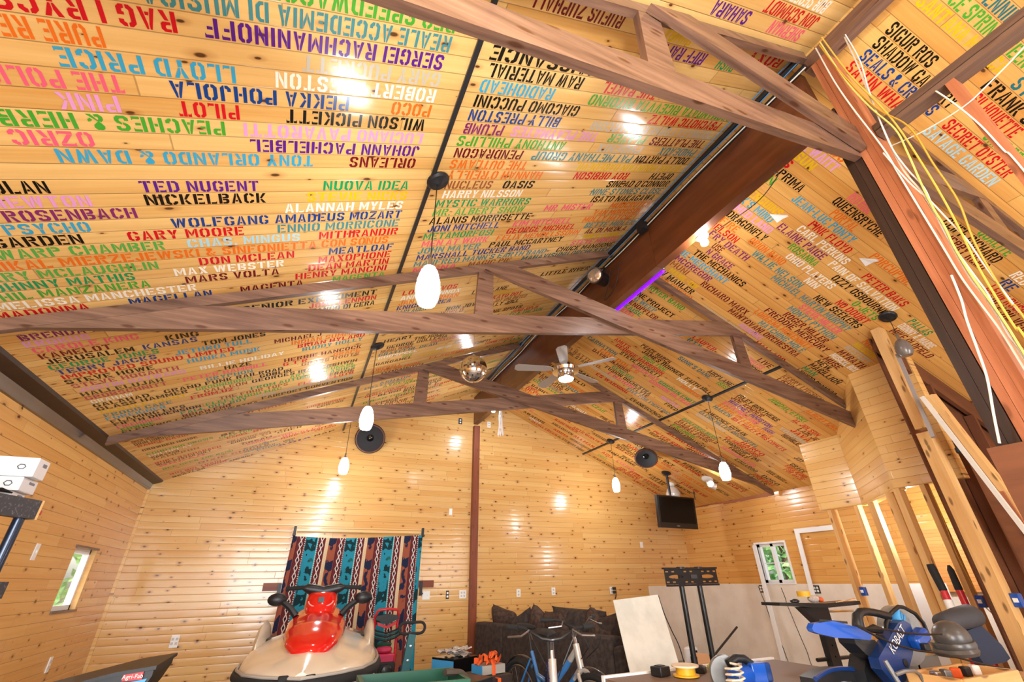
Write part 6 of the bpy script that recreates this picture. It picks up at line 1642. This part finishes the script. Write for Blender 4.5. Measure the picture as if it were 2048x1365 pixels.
mb = MB(); mb.rings([[( .13*math.cos(a)*s_, .08*math.sin(a)*s_, z) for a in [2*math.pi*j/16 for j in range(16)]] for z, s_ in ((0, .95), (.1, 1.05), (.3, 1.0), (.40, .9), (.42, .6))]); mb.build('bag', M_kraft, t, True)
mb = MB(); mb.box((-.02, -.085, .16), (.11, .02, .07)); mb.build('red_print', M_redp, t, True, smooth=0, bevel=.006)
mb = MB(); mb.box((-.02, -.085, .36), (.12, .012, .04)); mb.build('dark_print', M_black, t, True, smooth=0)
mb = MB(); mb.tube([(6.0, 6.3, .25), (6.9, 6.5, .62)], .016, 8); tag(mb.build('floor_pipe', M_blackmet), 'dark slanting pipe behind the stand poles', 'pipe')
mb = MB()
rn = random.Random(5)
for k in range(160):
    x, y = 7.5-abs(rn.gauss(0, .28)), rn.uniform(4.6, 7.9); s_ = rn.uniform(.01, .045)
    mb.box((x, y, s_*.3), (s_*1.6, s_, s_*.8), 0, rotz(rn.uniform(0, 3)))
tag(mb.build('rubble', M_debris, smooth=0), 'brown rubble along the foot of the bare wallboard', 'rubble', kind='stuff')
# white door trim and strips leaning on the right wall
mb = MB(); mb.board((7.49, 6.27, 1.84), (7.36, 6.15, .01), .075, .02, (0, 1, 0)); tag(mb.build('trim_strip', M_white, smooth=0), 'white trim strip leaning from the right window down to the floor', 'trim strip')
t = thing('door_casing', (7.48, 5.3, 0), 'white door casing frame leaning on the right wall beside the bare studs', 'door casing')
mb = MB(); mb.board((0, .17, 0), (.03, .10, 2.0), .07, .02, (0, 1, 0)); mb.build('side_leg', M_white, t, True, smooth=0)
mb = MB(); mb.board((.03, .135, 2.0), (.03, -.55, 2.0), .07, .02, (0, 0, 1)); mb.build('head_piece', M_white, t, True, smooth=0)
for y0, zt_, y1, lb in ((6.0, 1.18, 5.8, 'upper'), (6.45, 1.2, 6.2, 'left')):
    pts = [(XR-.004, y0-(y0-y1)*k/9+rn.uniform(-.01, .01), zt_-k*.125) for k in range(10)]
    cable('wall_scar', pts, .005, M_darkslot, '%s dark glue line running down the bare wallboard' % ('thick knotted' if lb == 'upper' else 'thin'))
# ------------------------------------------------------------------ weight-bench-like black stand
t = thing('black_steel_stand', (4.13, 3.0, 0), 'black perforated steel upright with a flat cross bar carrying small parts', 'stand')
mb = MB(); mb.prism([(-.57, 1.172), (-.57, 1.15), (-.04, 1.118), (.42, 1.128), (.42, 1.155), (-.04, 1.150)], 1, -.12, .05); mb.build('cross_bar', M_blackmet, t, True, smooth=0)
mb = MB(); mb.prism([(-.22, 1.125), (-.05, .985), (.10, .985), (.10, 1.125)], 1, -.04, .03); mb.build('gusset', M_blackmet, t, True, smooth=0)
hs = [[(.0+.008*math.cos(R_(a))+.0, z+.008*math.sin(R_(a))) for a in range(0, 360, 45)] for z in [.40+.075*k for k in range(9)]]
mb = holed([(-.055, .03), (.055, .03), (.055, 1.13), (-.055, 1.13)], hs, .05, lambda x, y, q: (x+.02+.0*y, -.01+q, y)); mb.build('upright', M_blackmet, t, True, smooth=0)
mb = MB(); mb.tube([(.12, -.1, 1.145), (.70, .10, 1.15)], .012, 8); mb.tube([(.12, .05, 1.08), (.72, .16, 1.06)], .010, 8); mb.build('chrome_arm', M_chrome, t, True)
mb = MB(); mb.tube([(-.16, 0, .76), (.30, .02, .75)], .014, 8); mb.build('cross_pin', M_blackmet, t, True)
mb = MB(); mb.box((0, 0, .04), (.5, .9, .08)); mb.build('base', M_blackmet, t, True, smooth=0)
for k, (x, y, d, m_, nm, lb, ct) in enumerate(((4.00, 2.98, (.09, .09, .035), M_yellow, 'tape_roll', 'yellow and brown tape roll on the black stand bar', 'tape'), (4.05, 2.94, (.12, .07, .05), M_paper, 'parts_bag', 'pale bag of small parts heaped on the black stand bar', 'bag'),
    (3.83, 2.95, (.09, .06, .03), M_blackmet, 'roller_tool', 'small dark roller on the black stand bar', 'tool'), (4.12, 2.93, (.05, .05, .035), M_orange, 'orange_cap', 'small orange part at the end of the black stand bar', 'part'))):
    mb = MB(); zz = 1.158+(.09 if k == 0 else 0.)
    mb.ball((x, y, zz+d[2]/2), (d[0]/2, d[1]/2, d[2]/2*1.1), 14) if k else mb.lathe([(.02, 0), (.05, 0), (.05, .04), (.02, .04), (.02, 0)], (x, y, 1.20), n=20)
    tag(mb.build(nm, m_), lb, ct)
t = thing('blue_black_rail', (3.06, 2.18, .03), 'curved black and blue machine frame along the bottom edge below the black stand', 'machine frame')
mb = MB(); rs = []
for k in range(11):
    u = k/10; x = -.30+.72*u; y = .10*math.sin(u*2.4); z = .81+.035*math.sin(u*math.pi)-.05*u
    rs.append([(x, y-.05, z-.05), (x, y+.05, z-.05), (x, y+.045, z+.012), (x, y-.045, z+.012)])
mb.rings(rs); mb.build('arched_rail', M_blackmet, t, True, smooth=30)
mb = MB(); mb.tube([(p[0][0], p[0][1]-.001, p[0][2]+.062) for p in rs], .012, 8); mb.build('blue_edge', M_navy, t, True)
mb = MB(); mb.box((.0, .02, .37), (.12, .10, .79)); mb.build('pedestal', M_blackmet, t, True, smooth=0)
# ------------------------------------------------------------------ mitre saw on its bench
t = thing('saw_bench', (4.10, 1.95, 0), 'low timber bench under the blue mitre saw', 'work bench')
mb = MB(); mb.box((0, 0, .70), (1.75, .62, .04)); mb.build('top', M_stud, t, True, smooth=0)
for x in (-.78, .78):
    for y in (-.24, .24):
        mb = MB(); mb.board((x, y, 0), (x, y, .68), .09, .09, (1, 0, 0)); mb.build('leg', M_stud, t, True, smooth=0)
t = thing('mitre_saw', (3.70, 2.15, .72), 'blue and black sliding mitre saw with grey dust bag', 'saw')
def mp(x, z, y=0): return (x-3.70, y-2.15, z-.72)
mb = MB(); mb.box(mp(3.55, .735, 2.12), (.80, .34, .03)); mb.lathe([(.17, 0), (.17, .02), (.15, .025)], mp(3.45, .75, 2.1), n=32); mb.build('turntable_base', M_tin, t, True, bevel=.006)
for x in (3.78, 4.02):
    mb = MB(); mb.box(mp(x, .81, 2.24), (.26, .03, .11)); mb.build('fence', M_tin, t, True, smooth=0)
# blue cover of the slanting arm
def sawprism(pts, y0, y1, name, m_, bev=.012, sm=30):
    mb = MB(); mb.prism([(x-3.70, z-.72) for x, z in pts], 1, y0-2.15, y1-2.15); return mb.build(name, m_, t, True, smooth=sm, bevel=bev)
sawprism([(3.235, .924), (3.232, .87), (3.30, .80), (3.342, .785), (3.42, .805), (3.575, .923), (3.664, 1.02), (3.662, 1.075), (3.61, 1.098), (3.542, 1.086), (3.478, 1.056), (3.358, .988)], 2.05, 2.11, 'arm_cover', M_navy, .014)
mb = MB(); letter(mb, 'KOBALT', .070, mp(3.472, 1.004, 2.046), (.188, 0, .101), (-.101, 0, .188), 0, .86); mb.build('brand_lettering', M_white_l, t, True, smooth=0)
mb = MB(); mb.lathe([(.02, -.006), (.022, .004), (.014, .006)], mp(3.47, .885, 2.05), (0, -1, 0), 16); mb.build('cover_bolt', M_darkslot, t, True)
mb = MB(); mb.lathe([(.03, -.03), (.12, -.034), (.168, -.03), (.172, 0), (.168, .03), (.03, .03)], mp(3.79, 1.00, 2.20), (.12, 1, .1), 40); mb.build('blade_guard', mat('clear_grey_guard', srgb(150, 156, 160), .15, .2, .5), t, True)
mb = MB()
for k in range(7):
    a = R_(118-11*k); mb.box(mp(3.70+.125*math.cos(a), 1.0+.125*math.sin(a), 2.14), (.010, .01, .04), 0, Matrix.Rotation(-(a-math.pi/2), 3, 'Y'))
mb.build('guard_vents', M_skyblue, t, True, smooth=0)
mb = MB(); mb.tube([mp(3.526, 1.09, 2.1), mp(3.56, 1.125, 2.1), mp(3.628, 1.148, 2.1), mp(3.69, 1.167, 2.1), mp(3.744, 1.162, 2.1), mp(3.843, 1.123, 2.1), mp(3.895, 1.068, 2.1), mp(3.90, 1.0, 2.1)], .012, 8); mb.build('guard_rim', M_black, t, True)
mb = MB(); mb.tube([mp(3.222, 1.03, 2.1), mp(3.226, 1.085, 2.1), mp(3.244, 1.13, 2.1), mp(3.285, 1.15, 2.1), mp(3.34, 1.153, 2.1), mp(3.43, 1.143, 2.1), mp(3.55, 1.12, 2.1)], [.034, .032, .028, .024, .022, .022, .024], 12); mb.build('handle', M_black, t, True)
mb = MB(); mb.tube([mp(3.546, 1.111, 2.1), mp(3.50, 1.08, 2.1), mp(3.47, 1.03, 2.1), mp(3.435, 1.01, 2.1), mp(3.372, 1.02, 2.1)], .014, 10); mb.tube([mp(3.30, 1.06, 2.1), mp(3.37, 1.06, 2.1), mp(3.42, 1.05, 2.1)], [.012, .026, .02], 8); mb.build('handle_loop', M_black, t, True)
sawprism([(2.742, 1.095), (2.768, 1.117), (2.942, 1.122), (3.095, 1.09), (3.184, 1.076), (3.244, 1.036), (3.221, 1.012), (3.103, 1.026), (2.924, 1.040), (2.79, 1.066), (2.75, 1.078)], 2.05, 2.085, 'slide_tray', M_blue, .014)
mb = MB(); mb.box(mp(2.95, 1.118, 2.067), (.24, .022, .012), 0, Matrix.Rotation(R_(5), 3, 'Y')); mb.build('tray_insert', M_black, t, True, smooth=0)
sawprism([(3.148, 1.025), (3.222, 1.016), (3.336, 1.004), (3.379, .96), (3.352, .919), (3.291, .903), (3.214, .938), (3.149, .994)], 2.10, 2.20, 'rear_casting', M_blackmet, .01)
sawprism([(3.30, .92), (3.38, .93), (3.60, .82), (3.60, .76), (3.24, .76), (3.24, .85)], 2.16, 2.26, 'rear_casting', M_blackmet, .01)
mb = MB(); mb.box(mp(3.655, 1.0, 2.03), (.16, .07, .075), 0, Matrix.Rotation(R_(-20), 3, 'Y')); mb.build('laser_housing', M_blue, t, True, bevel=.018)
mb = MB(); mb.box(mp(3.612, .962, 1.985), (.055, .03, .04)); mb.build('switch_block', M_black, t, True, bevel=.006)
mb = MB(); mb.tube([mp(3.66, 1.05, 2.12), mp(3.665, 1.11, 2.12), mp(3.70, 1.15, 2.12)], [.03, .024, .014], 10); mb.build('arm_pivot', M_skyblue, t, True)
for pts in ([(2.995, 1.109), (3.06, 1.088), (3.129, 1.08), (3.261, 1.071), (3.445, 1.042), (3.636, 1.026), (3.80, 1.02)], [(3.009, 1.101), (3.146, 1.046), (3.307, .992), (3.485, .954), (3.719, .925), (4.093, .849), (4.372, .80)]):
    mb = MB(); mb.tube([mp(x, z, 1.97) for x, z in pts], .006, 6); mb.build('power_cord', M_black, t, True)
mb = MB(); mb.ball(mp(4.25, .965, 2.15), (.125, .10, .10), 22); mb.lathe([(.118, 0), (.125, .02), (.118, .04)], mp(4.24, .905, 2.15), (-.1, 0, 1), 24); mb.lathe([(.118, 0), (.128, .02), (.118, .04)], mp(4.235, .87, 2.15), (-.1, 0, 1), 24); mb.build('dust_port', mat('grey_port', srgb(96, 94, 92), .3, .3), t, True)
mb = MB(); mb.rings([[mp(4.40+.48*u, 1.035+.035*u+r*.85*math.sin(a), 2.26+r*math.cos(a)) for a in [2*math.pi*j/18 for j in range(18)]] for u, r in ((0, .03), (.06, .065), (.3, .075), (.6, .085), (.9, .088), (1, .05))]); mb.build('dust_bag', M_bag, t, True, smooth=60)
sawprism([(4.62, .97), (4.90, 1.0), (5.06, .867), (5.10, .78), (5.0, .76), (4.72, .76)], 2.25, 2.31, 'rear_bag', mat('navy_canvas', srgb(44, 54, 74), .8), .025, 30)
mb = MB(); mb.tube([mp(3.13, .872, 1.92), mp(3.18, .885, 1.9), mp(3.27, .882, 1.9), mp(3.31, .86, 1.9), mp(3.33, .79, 1.9)], .010, 8); mb.tube([mp(3.15, .80, 1.92), mp(3.11, .935, 1.94)], .012, 8); mb.build('hold_down_clamp', M_tin, t, True)
t = thing('parts_crate', (3.60, 1.84, .765), 'shallow wooden tray of hardware in front of the mitre saw', 'tray')
mb = MB(); mb.box((0, 0, -.01), (.56, .26, .07)); mb.box((0, -.13, .06), (.56, .018, .08)); mb.box((0, .13, .06), (.56, .018, .08)); mb.box((-.28, 0, .06), (.018, .26, .08)); mb.box((.28, 0, .06), (.018, .26, .08)); mb.build('tray_body', M_stud, t, True, smooth=0)
for k in range(5):
    mb = MB(); mb.box((-.2+.1*k, .03, .085), (.05, .04, .05), 0, rotz(k)); mb.build('hardware', (M_steel, M_tin, M_orange, M_blackmet, M_plate)[k], t, True, smooth=0, bevel=.008)
mb = MB(); mb.rings([[(3.52+.5*u+.0, 1.70+.05*math.cos(a), .765+.038*math.sin(a)*(1 if 0 < u < 1 else .3)) for a in [2*math.pi*j/14 for j in range(14)]] for u in (0, .06, .3, .6, .94, 1)])
tag(mb.build('cream_tube', mat('pale_putty_tube', srgb(206, 190, 164), .45), smooth=60), 'pale round tube lying before the hardware tray', 'tube')
mb = MB(); mb.tube([(3.72, 1.62, .80), (3.85, 1.62, .78), (4.3, 1.66, .765), (4.72, 1.72, .80)], .018, 8); tag(mb.build('black_bar', M_black), 'black bar lying along the bottom edge by the hardware tray', 'bar')
mb = MB(); mb.box((4.66, 1.66, .775), (.34, .28, .10), 0, rotz(.15)); tag(mb.build('blue_tool_case', M_skyblue, smooth=30, bevel=.03), 'light blue hard case in the bottom right corner', 'case')
# bolt cutters
for k, (tp, md, bt_, lb) in enumerate((((5.30, 2.62, 1.43), (5.30, 2.60, 1.22), (5.22, 2.55, .74), 'bolt cutter handle with red shaft and white label, leaning by the bare studs'), ((5.55, 2.60, 1.42), (5.55, 2.60, 1.22), (5.50, 2.56, .74), 'second red bolt cutter handle with a pointed black grip'))):
    t = thing('bolt_cutter', (bt_[0], bt_[1], 0), lb, 'bolt cutter', 'red bolt cutters')
    q = lambda p: (p[0]-bt_[0], p[1]-bt_[1], p[2])
    mb = MB(); mb.tube([q(tp), q([(a*.8+b*.2) for a, b in zip(tp, md)]), q(md)], [.028, .034, .03] if k == 0 else [.010, .026, .03], 10); mb.build('grip', M_rubber, t, True)
    mb = MB(); mb.tube([q(md), q(bt_), (-.0, 0, .02)], [.028, .030, .028], 10); mb.build('shaft', M_redp, t, True)
    if k == 0: mb = MB(); c = [a*.75+b*.25 for a, b in zip(md, bt_)]; mb.tube([q([a*.85+b*.15 for a, b in zip(md, bt_)]), q([a*.62+b*.38 for a, b in zip(md, bt_)])], .0315, 10); mb.build('sticker', M_plate, t, True)
mb = MB(); mb.board((6.95, 3.55, .0), (6.95, 3.55, 1.25), .35, .01, (.5, -.8, 0)); tag(mb.build('insulation_bag', mat('printed_sheet', srgb(226, 222, 216), .6), smooth=0), 'white printed sheet standing behind the bare studs', 'sheet')
# lumber leaning in the unfinished bay
for p0, p1, wd, th, m_, nm, lb in (
    ((5.24, 2.02, 2.84), (5.95, 1.72, .02), .20, .045, M_stud, 'leaning_plank', 'thick pale split plank leaning in the unfinished bay'),
    ((4.96, 1.98, 2.77), (5.46, 1.62, .02), .045, .03, mat('offwhite_casing', srgb(214, 208, 196), .5), 'leaning_casing', 'white casing strip leaning in front of the split plank'),
    ((5.03, 1.99, 2.74), (5.54, 1.64, .02), .035, .02, mat('offwhite_casing'), 'leaning_casing', 'second white casing strip with a black grommet, just behind the first'),
    ((5.18, 2.10, 3.30), (5.0, 2.05, 2.42), .03, .03, mat('grey_plastic_pipe', srgb(150, 142, 136), .4), 'grey_tube', 'grey plastic tube end behind the wide end stud'),
    ((5.62, 2.10, 2.60), (6.2, 1.9, .02), .09, .04, M_brownply, 'leaning_batten', 'brown batten leaning behind the split plank'),
    ((5.30, 1.90, 1.95), (5.50, 1.75, .02), .05, .03, M_red, 'leaning_batten', 'short reddish batten with nail holes below the white strips')):
    mb = MB(); mb.board(p0, p1, wd, th, (1, .2, .3)); tag(mb.build(nm, m_, smooth=0), lb, 'plank' if 'plank' in nm else ('casing' if 'casing' in nm else ('tube' if 'tube' in nm else 'batten')))
mb = MB(); mb.box((5.06, 1.945, 2.28), (.07, .03, .05)); tag(mb.build('black_grommet', M_black, smooth=0, bevel=.008), 'black clip on the leaning white casing strips', 'clip')
# ------------------------------------------------------------------ storage rack on the left wall
E = Vector((-1.486, 3.85, 0)); rd = Vector((.32, .95, 0)).normalized(); rp = Vector((rd.y, -rd.x, 0))
t = thing('storage_rack', (E.x, E.y, 0), 'dark steel storage rack with round posts by the left wall', 'rack')
def rk(a, b, z): q = rd*a-rp*b; return Vector((q.x, q.y, z))
M_scuff = speckle('scuffed_black_paint', srgb(52, 50, 52), srgb(120, 112, 112), 60., .5, .55, .75)
mb = MB(); mb.board(rk(-1.5, .03, 1.787), rk(-.012, .03, 1.787), .108, .05, (0, 0, 1)); mb.build('front_beam', M_scuff, t, True, smooth=0)
mb = MB(); mb.board(rk(-.011, .03, 1.787), rk(.002, .03, 1.787), .112, .055, (0, 0, 1)); mb.build('beam_end', M_stud, t, True, smooth=0)
mb = MB(); mb.board(rk(-1.5, .30, 1.80), rk(-.02, .30, 1.80), .46, .03, rp); mb.build('shelf_board', M_blackmet, t, True, smooth=0)
mb = MB(); mb.board(rk(-1.5, .02, 1.355), rk(-.0, .02, 1.355), .085, .05, (0, 0, 1)); mb.build('lower_beam', M_scuff, t, True, smooth=0)
for a in (-.06, -1.4):
    for b in (.05, .46):
        mb = MB(); mb.tube([rk(a, b, 0), rk(a, b, 1.74)], .027, 14); mb.build('post', mat('blue_black_post', srgb(28, 44, 66), .25, .4, .4), t, True)
def carton(x1, y0, y1, z0, z1, label, mark):
    t = thing('white_carton', (x1, y0, z0), label, 'box', 'white cartons on the rack'); h = z1-z0; L = x1+2.03
    mb = MB(); mb.span((-L, 0, 0), (0, y1-y0, h)); mb.build('carton_body', M_kraft, t, True, smooth=0, bevel=.002)
    mb = MB(); mb.span((0, .003, .003), (.003, y1-y0-.003, h-.003)); mb.build('end_flap', mat('grey_flap', srgb(226, 220, 218), .6), t, True, smooth=0)
    mb = MB(); mb.tube([(mark+.020*math.cos(q), -.002, h*.5+.016*math.sin(q)) for q in [math.pi*j/3 for j in range(6)]], .003, 5, closed=True); mb.build('printed_mark', mat('grey_print', srgb(90, 90, 92), .6), t, True)
    mb = MB(); mb.span((.003, (y1-y0)*.45, h*.62), (.005, (y1-y0)*.8, h*.8)); mb.build('end_label', mat('end_print', srgb(120, 116, 120), .6), t, True, smooth=0)
carton(-1.626, 3.90, 4.05, 1.990, 2.109, 'top white carton of the three stacked on the rack', -.07)
carton(-1.662, 3.90, 4.10, 1.905, 1.988, 'middle white carton of the three stacked on the rack', -.06)
carton(-1.690, 3.91, 4.08, 1.846, 1.903, 'bottom white carton of the three stacked on the rack', -.12)
mb = MB(); mb.box((-1.60, 4.03, 1.80), (.05, .16, .03)); mb.box((-1.60, 4.02, 1.822), (.04, .10, .015)); tag(mb.build('red_hand_tool', M_redp, smooth=0, bevel=.005), 'small red tool at the end of the rack shelf beside the cartons', 'tool')
mb = MB(); mb.tube([(-1.80, 3.86, 1.885), (-1.72, 3.865, 1.90), (-1.665, 3.865, 1.885)], [.018, .014, .005], 6); mb.tube([(-1.76, 3.86, 1.885), (-1.72, 3.86, 1.85)], .009, 6); tag(mb.build('black_glove', M_black), 'black glove fingers drooping in front of the white cartons', 'glove')
# spreader bin
t = thing('spreader_bin', (-.90, 4.35, 0), 'black and blue wedge-shaped spreader bin with red label at the bottom left', 'spreader bin')
def hp(x, y, z): return (x+.90, y-4.35, z)
mb = MB()
prof = lambda y, s_: [hp(-.68, y, .90), hp(-.68, y, .87), hp(-.72, y, .78), hp(-.82, y, .62), hp(-1.35, y, .62), hp(-1.45, y, .76), hp(-1.45, y, .76), hp(-.87, y, .885)]
mb.prism([(q[0], q[2]) for q in prof(0, 1)], 1, -.30, .30); mb.build('tub', M_black, t, True, smooth=0, bevel=.01)
mb = MB(); mb.prism([(.235, .905), (.235, .925), (.03, .905), (-.58, .775), (-.58, .755), (.03, .885)], 1, -.33, .33); mb.build('rim', M_black, t, True, smooth=0)
mb = MB(); mb.prism([(.20, .86), (.03, .835), (.03, .70), (.09, .70), (.16, .76)], 1, -.312, -.302); mb.build('blue_panel', M_skyblue, t, True, smooth=0)
mb = MB(); mb.box((.125, -.316, .878), (.10, .012, .042)); mb.build('red_label', M_redp, t, True, smooth=0)
mb = MB(); letter(mb, 'Agri-Fab', .031, (.125, -.3235, .876), (1, 0, 0), (0, 0, 1)); mb.build('label_lettering', M_white_l, t, True, smooth=0)
for y in (-.22, .22):
    mb = MB(); mb.lathe([(.04, -.04), (.18, -.04), (.20, 0), (.18, .04), (.04, .04)], (-.2, y*1.6, .20), (0, 1, 0), 24); mb.build('wheel', M_rubber, t, True)
mb = MB(); mb.box((-.2, 0, .42), (.10, .5, .42)); mb.tube([(-.2, -.36, .2), (-.2, .36, .2)], .015, 8); mb.build('frame_leg', M_blackmet, t, True, smooth=0)
# ------------------------------------------------------------------ trees outside the windows
def tree(c, h, r, label, seed):
    t = thing('tree', (c[0], c[1], -.16), label, 'tree', 'trees outside the windows'); rn = random.Random(seed)
    mb = MB(); mb.tube([(0, 0, 0), (.05, 0, h*.5), (0, .05, h*.9)], [.13, .09, .03], 8); mb.build('trunk', M_bark, t, True)
    mb = MB()
    for k in range(900):
        a, b = rn.uniform(0, 6.28), rn.uniform(-1, 1); q = rn.random()**.4
        p = Vector((r*q*math.cos(a)*(1-b*b)**.5, r*q*math.sin(a)*(1-b*b)**.5, h*.58+h*.45*q*b)); s_ = rn.uniform(.10, .22)
        u = Vector((rn.uniform(-1, 1), rn.uniform(-1, 1), rn.uniform(-1, 1))).normalized(); v = u.orthogonal().normalized()
        mb.face([p-u*s_, p+v*s_*.5, p+u*s_, p-v*s_*.5])
    o = mb.build('crown', M_leafmat, t, True, smooth=0)
tree((11.2, 8.6, 0), 4.2, 1.7, 'leafy green tree outside the right window, nearest the glass', 1)
tree((15.2, 12.6, 0), 5.4, 2.2, 'taller leafy tree farther outside the right window', 2)
tree((-5.6, 14.0, 0), 4.6, 2.2, 'pale green tree outside the narrow left window', 3)
